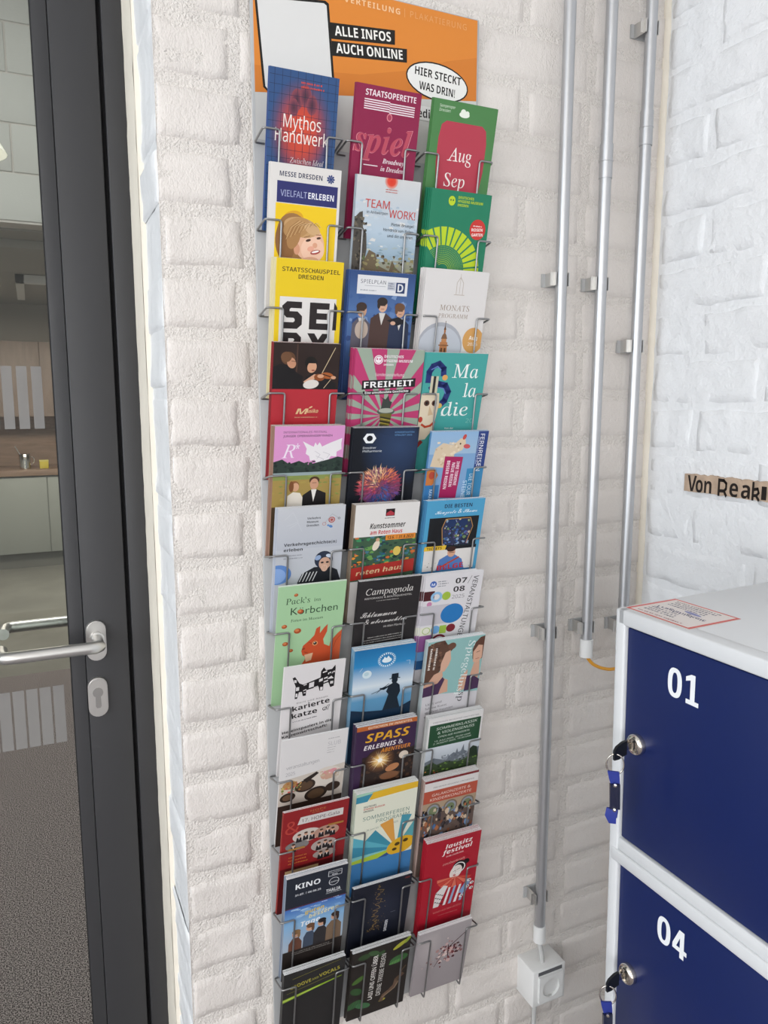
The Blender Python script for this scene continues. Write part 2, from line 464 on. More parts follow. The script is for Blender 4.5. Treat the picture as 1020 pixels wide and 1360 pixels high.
# back wall: solid core with rough mortar skin, then every brick
PITCH = 0.0833; JT = 0.0135
wb = MB(); wb.box(XE + .006, XC + .2, D + .012, YD + .02, -H, 1.6, M_mortar)
V, F = rough_plane(XE + .0005, XC + .01, -H, 1.55, lambda u, d, z: (u, D + .0012 - d * .8, z), M_mortar)
wb.add(V, F, M_mortar, True)
V, F = rough_plane(D + .0005, 1.25, -H, 1.55, lambda u, d, z: (XE + .0010 - d, u, z), M_brickr)  # reveal joints in a cooler white, daylight put into the colour
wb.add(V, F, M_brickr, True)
wall_back = struct(wb.build('wall_back', origin=(.6, D + .1, -H), sharp=0), 'white painted brick wall that carries the leaflet rack')
fnb = lambda u, d, z: (u, D - d, z)
for i in range(-10, 27):
    z0 = .601 - PITCH * i                 # the brick sits above the joint line
    z1 = z0 + PITCH - JT
    if i % 2 == 0:
        cuts = [XE, .285, .526, .768, .893, XC + .004]
    else:
        cuts = [XE, .300, .420, .655, .898, XC + .004]
    for k, (a, b) in enumerate(zip(cuts, cuts[1:])):
        j = RND.uniform(-.004, .004)
        a2, b2 = a + (0 if k == 0 else JT / 2 + j), b - JT / 2 + RND.uniform(-.004, .004)
        if k == 0:
            wob = nz(i * 3.1, 2, 1, 1.0) * .005
            cols = [(XE + wob, -.14, 1), (XE + wob, -.10, 1), (XE + wob, -.06, 1), (XE + wob, -.03, 1), (XE + wob + .001, -.008, 1)]
            cols += [(XE + wob + .004, -.001, 0), (XE + wob + .010, 0, 0)] + [c for c in cols_between(a2, b2)[3:]]
        else: cols = cols_between(a2, b2)
        brick(wall_back, cols, z0, z1, fnb, M_brick, 1.3 if k == 0 else .7, seed=i * 7.3 + k * 2.1, rel=.0016 if k == 0 else .0009, side_m=M_brickr if k == 0 else None)  # same paint as the fronts; reveal ends coloured bluish white to imitate daylight

# right wall
wr = MB(); wr.box(XC + .012, XC + .2, -3.5, D, -H, 1.6, M_mortarr)
V, F = rough_plane(-.3, D + .004, -1.0, 1.55, lambda u, d, z: (XC + .0008 - d * .9, u, z), M_mortarr)
wr.add(V, F, M_mortarr, True)
wall_right = struct(wr.build('wall_right', origin=(XC + .1, 0, -H), sharp=0), 'bright white painted brick wall behind the lockers')
fnr = lambda u, d, z: (XC - d, u, z)
for i in range(-9, 19):
    z0 = .015 + PITCH * i - .02; z1 = z0 + PITCH - .011
    if z0 > 1.5: continue
    cuts = [D - .006, .985, .725, .465, .205, -.055] if i % 2 else [D - .006, .855, .595, .335, .075, -.05]
    for k, (b, a) in enumerate(zip(cuts, cuts[1:])):
        if b - a < .04: continue
        brick(wall_right, cols_between(a + .005 + RND.uniform(-.003, .003), b - .005), z0, z1 + RND.uniform(-.003, .003), fnr, M_brickr, 1.7, seed=50 + i * 5.7 + k * 3.3, rel=.0014)
# sealed joint in the corner
t = MB().tube([(XC + .002, D + .002, -H), (XC + .002, D + .002, 1.55)], .010, M_cream, 8)
struct(t.build('trim_1'), 'beige sealed joint in the wall corner')
# cream jamb between brick edge and door frame
t = MB(); t.box(.1672, .21, 1.2365, YD + .01, -H, 1.2, M_cream)
V, F = rough_plane(1.236, YD + .004, -H, 1.0, lambda u, d, z: (.1665 - d * .6, u, z), M_cream, .02)
t.add(V, F, M_cream, True)
struct(t.build('trim_2'), 'cream plaster jamb beside the dark door frame')

# other walls, floors and ceilings of this room and of the hall behind the door
def sbox(name, *a, m=M_plaster):
    return struct(MB().box(*a, m).build(name))
wl = MB(); wl.box(-3.2, -3.1, -3.5, D, -H, -.7, M_plaster); wl.box(-3.2, -3.1, -3.5, D, 1.15, 1.6, M_plaster)
wl.box(-3.2, -3.1, -3.5, -2.0, -.7, 1.15, M_plaster); wl.box(-3.2, -3.1, .8, D, -.7, 1.15, M_plaster)
struct(wl.build('wall_left'))
w1 = MB(); w1.box(-3.18, -3.12, -2.0, .8, -.7, -.64, M_anthr); w1.box(-3.18, -3.12, -2.0, .8, 1.09, 1.15, M_anthr)
for y in (-2.0, -.63, .74): w1.box(-3.18, -3.12, y, y + .06, -.64, 1.09, M_anthr)
struct(w1.build('window_1'))
sbox('wall_rear', -3.2, XC + .2, -3.6, -3.5, -H, 1.6)
w2 = MB()
for x in (-3.1, -1.93, -.76): w2.box(x, x + .06, -3.5, -3.46, -1.46, .86, M_anthr)
for z in (-1.46, .80): w2.box(-3.1, -.70, -3.5, -3.46, z, z + .06, M_anthr)
struct(w2.build('rear_fill_frame'))  # made-up frame set around the added rear fill light
wd = MB(); wd.box(-3.2, -1.02, D, YD + .02, -H, 1.6, M_plaster); wd.box(-1.02, XE + .006, D + .01, YD + .02, .95, 1.6, M_plaster)
struct(wd.build('wall_door'))
sbox('ceiling', -3.2, XC + .2, -3.6, YD + .02, 1.6, 1.7)
sbox('floor', -4.0, 4.0, -3.6, 4.757, -H - .1, -H, m=M_carpet)
sbox('floor_kitchen', -4.0, 4.0, 4.757, 8.8, -H - .1, -H, m=M_concrete)
sbox('wall_far', -4.0, 4.0, 8.5, 8.6, -H, 1.1, m=mat('taupe_wall', (0.38, 0.34, 0.30), .8))
sbox('wall_hall_left', -4.0, -3.9, YD + .02, 8.6, -H, 2.7)
sbox('wall_hall_right', 3.9, 4.0, YD + .02, 8.6, -H, 2.7)
sbox('ceiling_hall', -4.0, 4.0, YD, 4.9, 2.6, 2.7)
sbox('ceiling_kitchen', -4.0, 4.0, 4.9, 8.6, .95, 1.05, m=M_soffit)
wbk = struct(MB().box(-4.0, 4.0, 4.757, 4.9, .962, 2.7, M_mortar).build('wall_bulkhead'), 'white blockwork wall above the kitchen niche, seen through the glass')
for r in range(7):
    for c in range(-3, 4):
        xa = -.26 + .5 * c + (.25 if r % 2 else 0)
        MB().box(xa + .004, xa + .496, 4.75, 4.80, .975 + r * .253, .975 + r * .253 + .245, M_block, .004).build('block', wbk)
# beam and duct frame under the kitchen ceiling
struct(MB().box(-1.2, .25, 5.15, 6.1, .90, .95, M_soffit, .004).build('trim_3'), 'flat panel under the kitchen ceiling')
fr = MB(); fr.box(-.05, .6, 6.5, 6.56, .885, .945, M_plaster); fr.box(-.05, .01, 6.5, 7.6, .885, .945, M_plaster)
struct(fr.build('trim_4'), 'pale frame fixed to the kitchen ceiling')

# ------------------------------------------------------------------ glazed door with dark frame
door = struct(empty('door_1', (-.4, YD + .03, -H)), 'glazed door in an anthracite metal frame')
ZT = .90
XL = -.98
p = MB().box(.1355, .1675, YD, YD + .075, -H, ZT, M_anthr, .0015); p.box(XL - .035, XL, YD, YD + .075, -H, ZT, M_anthr, .0015); p.box(XL - .035, .1675, YD, YD + .075, ZT, ZT + .05, M_anthr, .0015)
p.build('frame', door)
MB().box(.126, .137, YD + .022, YD + .06, -H, ZT, M_black).build('gasket', door)
p = MB().box(.0585, .1285, YD + .002, YD + .072, -H + .006, ZT - .004, M_anthr, .0012); p.build('stile', door)
MB().box(.0350, .0578, YD + .003, YD + .02, -H + .09, ZT - .09, M_anthr, .0012).build('glazing_bead', door)
MB().box(.0335, .0352, YD + .006, YD + .021, -H + .09, ZT - .09, M_black).build('seal', door)
MB().box(.0350, .0578, YD + .032, YD + .07, -H + .09, ZT - .09, M_anthr, .0012).build('glazing_bead', door)
MB().box(XL + .004, XL + .075, YD + .002, YD + .072, -H + .006, ZT - .004, M_anthr, .0012).build('stile', door)
MB().box(XL + .075, .0585, YD + .002, YD + .072, -H + .006, -H + .10, M_anthr, .0012).build('rail', door)
MB().box(XL + .075, .0585, YD + .002, YD + .072, ZT - .10, ZT - .004, M_anthr, .0012).build('rail', door)
MB().box(XL + .07, .045, YD + .0225, YD + .0285, -H + .09, ZT - .09, M_glass).build('glass_pane', door)
for k in range(9):
    xr = .0185 - .0217 * k
    MB().box(xr - .0155, xr, YD + .0218, YD + .0222, -.045, .055, M_frost).build('frosted_stripe', door)
for k in range(9):
    xr = .0215 - .0208 * k
    MB().box(xr - .0175, xr, YD + .0218, YD + .0222, -.587, -.484, M_frost).build('frosted_stripe', door)
def stadium(cx, cz, r, hz, n=10):
    out = []
    for k in range(n + 1): a = math.pi * k / n; out.append((cx + r * math.cos(a), cz + hz - r + r * math.sin(a)))
    for k in range(n + 1): a = math.pi + math.pi * k / n; out.append((cx + r * math.cos(a), cz - hz + r + r * math.sin(a)))
    return out
def rose(cx, cz, y0, sgn, name):
    m = MB(); r, hz = .0160, .0350
    m.prism(stadium(cx, cz, r, hz), lambda u, v: (u, y0, v), lambda u, v: (u, y0 - sgn * .007, v), M_steel)
    m.prism(stadium(cx, cz, r - .0016, hz - .0016), lambda u, v: (u, y0 - sgn * .006, v), lambda u, v: (u, y0 - sgn * .0088, v), M_steel)
    return m.build(name, door)
def lever(cx, cz, y0, sgn):
    m = MB(); y = lambda d: y0 - sgn * d
    m.lathe((cx, y(.008), cz), (0, -sgn, 0), [(0, 0), (0, .0125), (.006, .0125), (.0065, .0095), (.040, .0090)], M_steel)
    m.tube([(cx, y(.044), cz), (cx + .001, y(.050), cz), (cx - .006, y(.057), cz), (cx - .018, y(.057), cz)], [.0092, .0105, .0105, .0100], M_steel, 16)
    m.tube([(cx - .013, y(.057), cz), (cx - .125, y(.057), cz), (cx - .142, y(.055), cz), (cx - .146, y(.036), cz), (cx - .146, y(.014), cz)], .0100, M_steel, 18, .014)
    return m.build('lever', door)
rose(.0765, -.4055, YD + .002, 1, 'lever_rose'); lever(.0775, -.4015, YD + .002, 1)
rose(.0765, -.4055, YD + .072, -1, 'lever_rose'); lever(.0775, -.4015, YD + .072, -1)
e = rose(.0742, -.506, YD + .002, 1, 'cylinder_rose')
kp = [(.0742 + .0085 * math.cos(math.radians(a)), -.497 + .0085 * math.sin(math.radians(a))) for a in range(-60, 241, 20)]
kp += [(.0697, -.5215), (.0716, -.5245), (.0768, -.5245), (.0787, -.5215)]
kc = MB().prism(kp, lambda u, v: (u, YD - .0060, v), lambda u, v: (u, YD - .0078, v), mat('cylinder_steel', (.32, .31, .30), .4, .8))
kc.build('lock_cylinder', e)

# ------------------------------------------------------------------ kitchen far behind the glass
YK = 7.88
def cabinet(x0, x1, label):
    c = empty('base_cabinet', ((x0 + x1) / 2, YK + .3, -H), label, 'cabinet', 'pale base cabinets of the kitchen')
    MB().box(x0, x1, YK + .02, 8.49, -1.452, -.712, M_cab).build('body', c)
    MB().box(x0 + .004, x1 - .004, YK, YK + .02, -1.448, -.716, M_cab, .002).build('door', c)
    MB().box(x0, x1, YK + .05, YK + .07, -H, -1.452, mat('plinth_grey', (.16, .16, .145), .6)).build('plinth', c)
cabinet(-1.105, -.505, 'pale grey kitchen base cabinet furthest left, mostly outside the door glass')
cabinet(-.505, .095, 'wide pale grey kitchen base cabinet under the steel pot')
cabinet(.095, .695, 'pale grey kitchen base cabinet beside the dark door frame')
tag(MB().box(-1.12, .9, YK - .02, 8.45, -.706, -.650, M_wood, .004).build('worktop'), 'brown wooden worktop running over the kitchen base cabinets', 'worktop')
tag(MB().box(-1.12, .9, 8.46, 8.495, -.65, -.13, M_wood).build('splashback'), 'brown wooden splashback panel above the worktop', 'panel')
def wallcab(x0, x1, label):
    c = empty('wall_cabinet', ((x0 + x1) / 2, 8.3, -.125), label, 'cabinet', 'wooden wall cabinets of the kitchen')
    MB().box(x0, x1, 8.13, 8.455, -.125, .56, M_wood2).build('body', c)
    MB().box(x0 + .003, x1 - .003, 8.11, 8.13, -.15, .56, M_wood2, .002).build('door', c)
wallcab(-1.10, -.505, 'pale wooden wall cabinet furthest left, mostly outside the door glass')
wallcab(-.505, .100, 'pale wooden wall cabinet behind the frosted stripes')
wallcab(.100, .70, 'pale wooden wall cabinet beside the dark door frame')
pot = empty('utensil_pot', (-.086, 8.02, -.65), 'shiny steel utensil pot on the wooden worktop', 'pot')
MB().lathe((-.086, 8.02, -.65), (0, 0, 1), [(0, 0), (0, .05), (.14, .053), (.143, .05), (.01, .047), (.01, 0)], M_chrome).build('body', pot)
MB().tube([(-.08, 8.02, -.63), (-.13, 8.02, -.50), (-.165, 8.02, -.43)], .005, M_steel, 8).build('spoon', pot)
MB().tube([(-.03, 8.02, -.53), (-.005, 8.02, -.545), (-.005, 8.02, -.59), (-.03, 8.02, -.61)], .005, M_chrome, 8, .01).build('handle', pot)
yb = empty('sponge_box', (.08, 8.02, -.65), 'small yellow box on the worktop right of the steel pot', 'box')
MB().box(.04, .12, 7.98, 8.06, -.65, -.575, M_yellow, .006).build('body', yb)
MB().box(.038, .122, 7.978, 8.062, -.582, -.568, mat('pale_yellow_lid', (.70, .62, .18), .6), .003).build('lid', yb)
pl = empty('pendant_lamp', (-.21, 3.7, 1.02), 'pale cone shaped pendant lamp at the left edge of the door glass', 'lamp')
MB().lathe((-.20, 3.7, 1.02), (0, 0, 1), [(0, .175), (.06, .14), (.16, .05), (.20, .02), (.20, 0)], mat('lamp_shade_white', (.82, .80, .72), .5, emit=((1, .95, .8), .8))).build('shade', pl)
MB().tube([(-.20, 3.7, 1.21), (-.20, 3.7, 2.6)], .004, M_black, 6).build('cord', pl)

# ------------------------------------------------------------------ leaflet rack
PX0, PX1, PY, PZ0, PZ1 = .305, .6705, 1.0915, -1.062, .5865
rack = empty('leaflet_rack', ((PX0 + PX1) / 2, PY + .002, PZ0), 'tall grey metal wall rack with wire pockets under an orange header', 'rack')
MB().box(PX0, PX1, PY, PY + .0045, PZ0, PZ1, M_plate, .0008).build('back_plate', rack)
def zwire(row): return .366 - .1184 * (row - 1)
COLX = {'a': (.3075, .4235), 'b': (.4300, .5460), 'c': (.5550, .6740)}
for c, (xl, xr) in COLX.items():
    for row in range(1, 13):
        zw = zwire(row)
        for x, s in ((xl, 1), (xr, -1)):
            pts = [(x + s * .013, PY - .0012, zw - .008), (x - s * .001, PY - .0012, zw - .008), (x, 1.0505, zw), (x + s * .0235, 1.0505, zw),
                   (x + s * .0225, 1.0735, zw - .130), (x + s * .0225, PY - .0010, zw - .127)]
            MB().tube(pts, .0015, M_wire, 8, .004).build('wire_loop', rack)
HD = Art(62)
HD.rect(0, 0, 100, 62, '#c9c8c4')
HD.poly([(0, 0), (100, 0), (100, 32.8), (0, 44.8)], '#d98432')
HD.poly([(0, 35), (20, 33.5), (45, 31), (70, 25), (85, 19), (100, 15), (100, 32.8), (0, 44.8)], '#cf7a2c')
HD.poly([(0.6, 10.5), (2, 9.6), (29.5, 6.3), (31, 7.2), (33.4, 40), (5, 43.8), (3.3, 42.5)], '#161310')
HD.poly([(1.6, 11.3), (2.6, 10.6), (28.8, 7.4), (30, 8), (32.4, 40), (5, 42.9), (4.2, 42)], '#d9d8d6')
HD.poly([(31, 13.9), (60.2, 11.4), (60.2, 17.0), (31.7, 19.9)], '#17130f')
HD.poly([(32, 20.6), (65.8, 17.6), (65.8, 22.9), (32.3, 26.1)], '#17130f')
HD.text('ALLE INFOS', 33.5, 18.3, 25, 3.6, '#efece6', .02, 0, -5)
HD.text('AUCH ONLINE', 34, 24.7, 30, 3.6, '#efece6', .02, 0, -5)
HD.text('VERTEILUNG', 37.5, 5.0, 25, 2.2, '#f0c79a', .02, sp=1.15)
HD.text('| PLAKATIERUNG', 64.5, 5.0, 30, 2.4, '#e3a56a', -.012, sp=1.15)
HD.ell(80.5, 28.2, 15.2, 7.6, '#17130f', 4); HD.ell(80.5, 28.2, 14.6, 7.0, '#e9e8e4', 4)
HD.text('HIER STECKT', 69.5, 26.6, 22.5, 3.2, '#17130f', .018, 0, 3); HD.text('WAS DRIN!', 71.5, 32.2, 17.5, 3.2, '#17130f', .018, 0, 3)
HD.rect(66, 38.8, 98, 44.5, '#dcdbd8'); HD.text('medien', 67, 43.4, 15, 3.4, '#26221f', .01)
def hfn(x, y, l): return (.309 + x / 100 * .358, PY - .0002 - l * .00004, .585 - y / 100 * .358)
hp = HD.build(HD.pic, 'header_print', rack, hfn, (.488, PY, .36)); HD.letters('header_lettering', hp, hfn, (.488, PY, .36))

# ------------------------------------------------------------------ leaflets: position in the rack, size, stack, paper, what is printed
BOOK = {}
def leaf(key, x0, x1, zt, n, t, edge, label, art, hgt=None, fan=0.0, tilt=0.0, front=None, full=False):
    """n leaflets of thickness t in one pocket; the front one leans on the wires"""
    row = int(key[1:]); zw = zwire(row); w = x1 - x0; t = min(t, .014 / n); T = n * t
    zb = zw - .127
    yb = PY - .0022 - T; yw = 1.0505 + .0017
    lean = math.atan2(yb - yw, zw - zb)                     # backwards at the bottom
    Hh = (zt - zb) / math.cos(lean) if hgt is None else hgt
    ys = {1: 1.02, 2: .98, 3: .90, 4: .92, 5: .88, 6: .90, 7: .87, 8: .83, 9: .86, 10: .88, 11: .90, 12: 1.0}[row]      # covers are a little squat
    A = Art(Hh / w * 100 / ys); art(A, A.ymax)
    sx, cx = math.sin(lean), math.cos(lean); st, ct = math.sin(tilt), math.cos(tilt)
    def P(u, v, d):
        """u from the left edge, v up the sheet, d out of the cover -> world"""
        u, v = (u - w / 2) * ct - v * st + w / 2, (u - w / 2) * st + v * ct
        return (x0 + u, yb - v * sx - d * cx, zb + v * cx - d * sx)
    org = P(w / 2, 0, 0)
    m = MB()
    s3 = t / 3; g = t * .06                                  # a sheet folded twice: the slits are the folds
    prof = [(0, 0), (w, 0), (w, -s3 + g), (w * .04, -s3 + g * .6), (w * .04, -s3 - g * .6), (w, -s3 - g), (w, -t), (0, -t), (0, -2 * s3 - g), (w * .96, -2 * s3 - g * .6), (w * .96, -2 * s3 + g * .6), (0, -2 * s3 + g)]
    N = len(prof); pm, em = M_paper, paper(edge)
    vs = [P(u, 0, d) for u, d in prof] + [P(u, Hh, d) for u, d in prof]
    m.add(vs, [list(range(N)), list(range(N, 2 * N))], pm)
    for i in range(N):
        j = (i + 1) % N
        m.add([vs[i], vs[j], vs[N + j], vs[N + i]], [(0, 1, 2, 3)], em)
    o = m.build('leaflet', None, org)
    o['label'] = label; o['category'] = 'leaflet'; o['group'] = 'leaflets in the wall rack'
    fn = lambda x, y, l: P(x / 100 * w, Hh - y * ys / 100 * w, .00008 + l * .000012)
    kids = [A.build(A.pic, 'cover_print', o, fn, org)] + A.letters('cover_lettering', o, fn, org)
    back = Vector((0, cx, sx)); rr = random.Random(key)
    for k in range(1, n):
        c = o.copy(); COL.objects.link(c)
        off = back * (t * 1.03 * k) + Vector((-fan * k + (rr.uniform(-.0012, .0012)), 0, rr.uniform(-.0008, .0006)))
        c.location = o.location + off
        c['label'] = ('second', 'third', 'fourth', 'fifth', 'sixth', 'seventh', 'eighth', 'ninth', 'tenth')[k - 1] + ' from front in pile of ' + label; c['group'] = 'pile of ' + label
        if full:
            for q in kids:
                d = q.copy(); COL.objects.link(d); d.parent = c
    return o

# ------------------------------------------------------------------ conduits on the wall
def conduit(x, z0, z1, label, clips, sleeve=None):
    y = 1.072; r = .0100
    c = empty('conduit_pipe', (x, y, z0), label, 'pipe', 'aluminium conduits in the corner')
    MB().tube([(x, y, z0), (x, y, z1)], r, M_alu, 20).build('tube', c)
    for z in clips:
        m = MB(); hz = .011
        m.box(x - .021, x + .016, D - .003, D + .002, z - hz, z + hz, M_plate)
        for s in (-1, 1): m.box(x + s * .0135 - .001, x + s * .0135 + .001, y - .004, D, z - hz, z + hz, M_steel)
        m.box(x - .021, x - .0125, y + .002, y + .0035, z - hz, z + hz, M_steel)
        m.build('clip', c)
    if sleeve:
        za, zm, zb = sleeve
        m = MB().tube([(x, y, za), (x, y, zb)], .0112, M_alu, 20)
        m.build('coupling', c)
        MB().lathe((x, y, zm - .0015), (0, 0, 1), [(0, .0112), (.0005, .0119), (.0025, .0119), (.003, .0112)], M_alu).build('crimp_ring', c)
    return c
c1 = conduit(.829, -1.0, 1.55, 'leftmost of three aluminium conduits, running down to the socket', (.204, -.418, -.943))
MB().tube([(.829, 1.072, -1.0), (.829, 1.072, -1.034)], .0118, M_white, 20).build('end_sleeve', c1)
c2 = conduit(.915, -.444, 1.55, 'middle aluminium conduit ending in a white cap above the orange cable', (.202, -.418), (.376, .404, .431))
MB().tube([(.915, 1.072, -.440), (.915, 1.072, -.474)], .0120, M_white, 20).build('end_sleeve', c2)
c3 = conduit(1.001, -.444, 1.55, 'rightmost aluminium conduit, closest to the wall corner', (.632, .098, -.425), (.440, .470, .497))
MB().tube([(1.001, 1.072, -.440), (1.001, 1.072, -.474)], .0120, M_white, 20).build('end_sleeve', c3)
oc = [(.915, 1.072, -.46), (.917, 1.071, -.476), (.928, 1.068, -.490), (.945, 1.066, -.499), (.965, 1.064, -.505), (.985, 1.064, -.506), (1.005, 1.066, -.502), (1.025, 1.07, -.51), (1.035, 1.075, -.55), (1.035, 1.078, -.8), (1.035, 1.078, -1.58)]
tag(MB().tube(oc, .0032, M_orange, 10, .006).build('orange_cable'), 'orange cable curving out of the middle conduit towards the lockers', 'cable')

# ------------------------------------------------------------------ socket box
sb = empty('wall_socket', (.8375, 1.074, -1.152), 'white surface mounted wall socket below the left conduit', 'socket')
x0, x1, y0, z0, z1 = .800, .875, 1.048, -1.152, -1.077
MB().box(x0, x1, y0, D + .004, z0, z1, M_white, .002).build('housing', sb)
MB().box(x0 + .0115, x1 - .0085, y0 - .0008, y0 + .002, z1 - .0105, z1 - .0035, mat('label_window_grey', (.10, .10, .11), .2)).build('label_window', sb)
fz0, fz1 = z0 + .0085, z1 - .0125; fx0, fx1 = x0 + .0115, x1 - .0085
fp = MB(); cx, cz, R = (fx0 + fx1) / 2, (fz0 + fz1) / 2, .0195; n = 32
ring = [(cx + R * math.cos(2 * math.pi * k / n), cz + R * math.sin(2 * math.pi * k / n)) for k in range(n)]
def sq(k):
    a = 2 * math.pi * k / n; c, s = math.cos(a), math.sin(a); q = min((fx1 - fx0) / 2 / max(1e-6, abs(c)), (fz1 - fz0) / 2 / max(1e-6, abs(s)))
    return (cx + c * q, cz + s * q)
out = [sq(k) for k in range(n)]; yf = y0 - .005
vs = [(u, yf, v) for u, v in out] + [(u, yf, v) for u, v in ring] + [(u, yf + .016, v) for u, v in ring] + [(u, y0, v) for u, v in out]
fs = []
for k in range(n):
    j = (k + 1) % n
    fs += [(k, j, n + j, n + k), (n + k, n + j, 2 * n + j, 2 * n + k), (k, 3 * n + k, 3 * n + j, j)]
fs.append([2 * n + k for k in range(n)])
fp.add(vs, fs, M_white); face = fp.build('socket_plate', sb)
for dx in (-.0095, .0095): MB().lathe((cx + dx * .7, yf + .0150, cz + dx * .7), (0, -1, 0), [(0, .0028), (.0004, .0028), (.0004, 0)], M_black, 12).build('pin_hole', face)
for s in (-1, 1): MB().box(cx - .003, cx + .003, yf + .002, yf + .015, cz + s * R - .0015, cz + s * R + .0015, M_steel).build('earth_clip', face)
tag(MB().tube([(.829, 1.072, -1.03), (.8305, 1.071, -1.045), (.833, 1.069, -1.06), (.834, 1.067, -1.079)], .0048, M_gcable, 12).build('grey_cable'), 'short grey cable between the left conduit and the top of the socket', 'cable')
tag(MB().tube([(.836, 1.088, -1.150), (.834, 1.09, -1.3), (.834, 1.09, -1.595)], .0045, M_gcable, 10).build('grey_cable'), 'grey cable hanging below the wall socket', 'cable')

# ------------------------------------------------------------------ locker
LX, LY = .612, .6678          # far front corner of the top
LZ = -.2417
TILT = math.radians(1.1)
def lt(x, y, z):              # the cabinet leans a touch out of plumb on its feet
    dx, dz = x - LX, z - LZ
    return (LX + dx * math.cos(TILT) - dz * math.sin(TILT), y, LZ + dx * math.sin(TILT) + dz * math.cos(TILT))
lk = empty('locker_cabinet', lt(.83, .51, -1.60), 'light grey steel locker cabinet with dark blue doors in the corner', 'locker')
LYN = .345; LXB = 1.040; PW = .0155; ROWH = .2995; DH = .2675
b = MB()
b.box(LX + .02, LXB, LYN, LY, -1.575, LZ, M_lgrey, .002)
b.box(LX, LX + .022, LY - PW, LY, -1.575, LZ, M_lgrey, .0025); b.box(LX, LX + .022, LYN, LYN + PW, -1.575, LZ, M_lgrey, .0025)
b.box(LX, LX + .022, LYN + .004, LY - .004, LZ - .0185, LZ, M_lgrey, .0025)
zt = LZ - .0185
for k in range(4):
    za = zt - DH - k * ROWH
    b.box(LX + .001, LX + .022, LYN + .006, LY - .006, za - .016, za, M_lgrey, .002)
    b.box(LX - .0015, LX + .022, LYN + .006, LY - .006, za - .032, za - .0155, M_lgrey, .002)
b.xf(lt).build('body', lk)
for y in (LY - .03, LYN + .03):
    for x in (LX + .03, LXB - .03): MB().box(x - .015, x + .015, y - .015, y + .015, -1.60, -1.57, M_black).xf(lt).build('foot', lk)
def number(s, yc, zb, h, w, parent):
    """two bold digits cut from white film; the outlines are in units of the digit height"""
    def ring(cx):
        o = []; 
        for r in (1, 0):
            o.append([(cx + (.30 if r else .115) * math.copysign(abs(math.cos(t)) ** .8, math.cos(t)), .5 + (.5 if r else .345) * math.copysign(abs(math.sin(t)) ** .8, math.sin(t))) for t in [2 * math.pi * k / 32 for k in range(32)]])
        return o
    m = MB(); P = lambda x, y: (LX + .0042, yc + w / 2 - x * w / 1.32, zb + y * h)
    O, I = ring(.30)
    m.add([P(*p) for p in O + I], [(k, (k + 1) % 32, 32 + (k + 1) % 32, 32 + k) for k in range(32)], M_vinyl)
    if s == '01': m.add([P(*p) for p in [(.78, 0), (1.30, 0), (1.30, .15), (1.14, .15), (1.14, 1), (.98, 1), (.76, .88), (.76, .73), (.95, .80), (.95, .15), (.78, .15)]], [list(range(11))], M_vinyl)
    else:
        m.add([P(*p) for p in [(1.02, 0), (1.20, 0), (1.20, .20), (1.32, .20), (1.32, .36), (1.20, .36), (1.20, 1), (.98, 1), (.70, .37), (.70, .20), (1.02, .20), (1.02, .36), (.87, .36), (1.02, .72)]], [(0, 1, 2, 10), (3, 4, 5, 2), (2, 5, 11, 10), (10, 11, 12, 8, 9), (12, 13, 7, 8), (13, 11, 5, 6, 7)], M_vinyl)
    m.xf(lt).build('number', parent)
def lock(yc, zc, parent):
    m = MB().lathe((LX + .005, yc, zc), (-1, 0, 0), [(0, .0125), (.006, .0125), (.009, .0105), (.0095, .0075), (.0075, .0070), (.0075, .0)], M_chrome, 20)
    l = m.xf(lt).build('lock', parent)
    MB().box(LX - .0035, LX - .0018, yc - .0010, yc + .0010, zc - .0048, zc + .0048, M_black).xf(lt).build('keyhole', l)
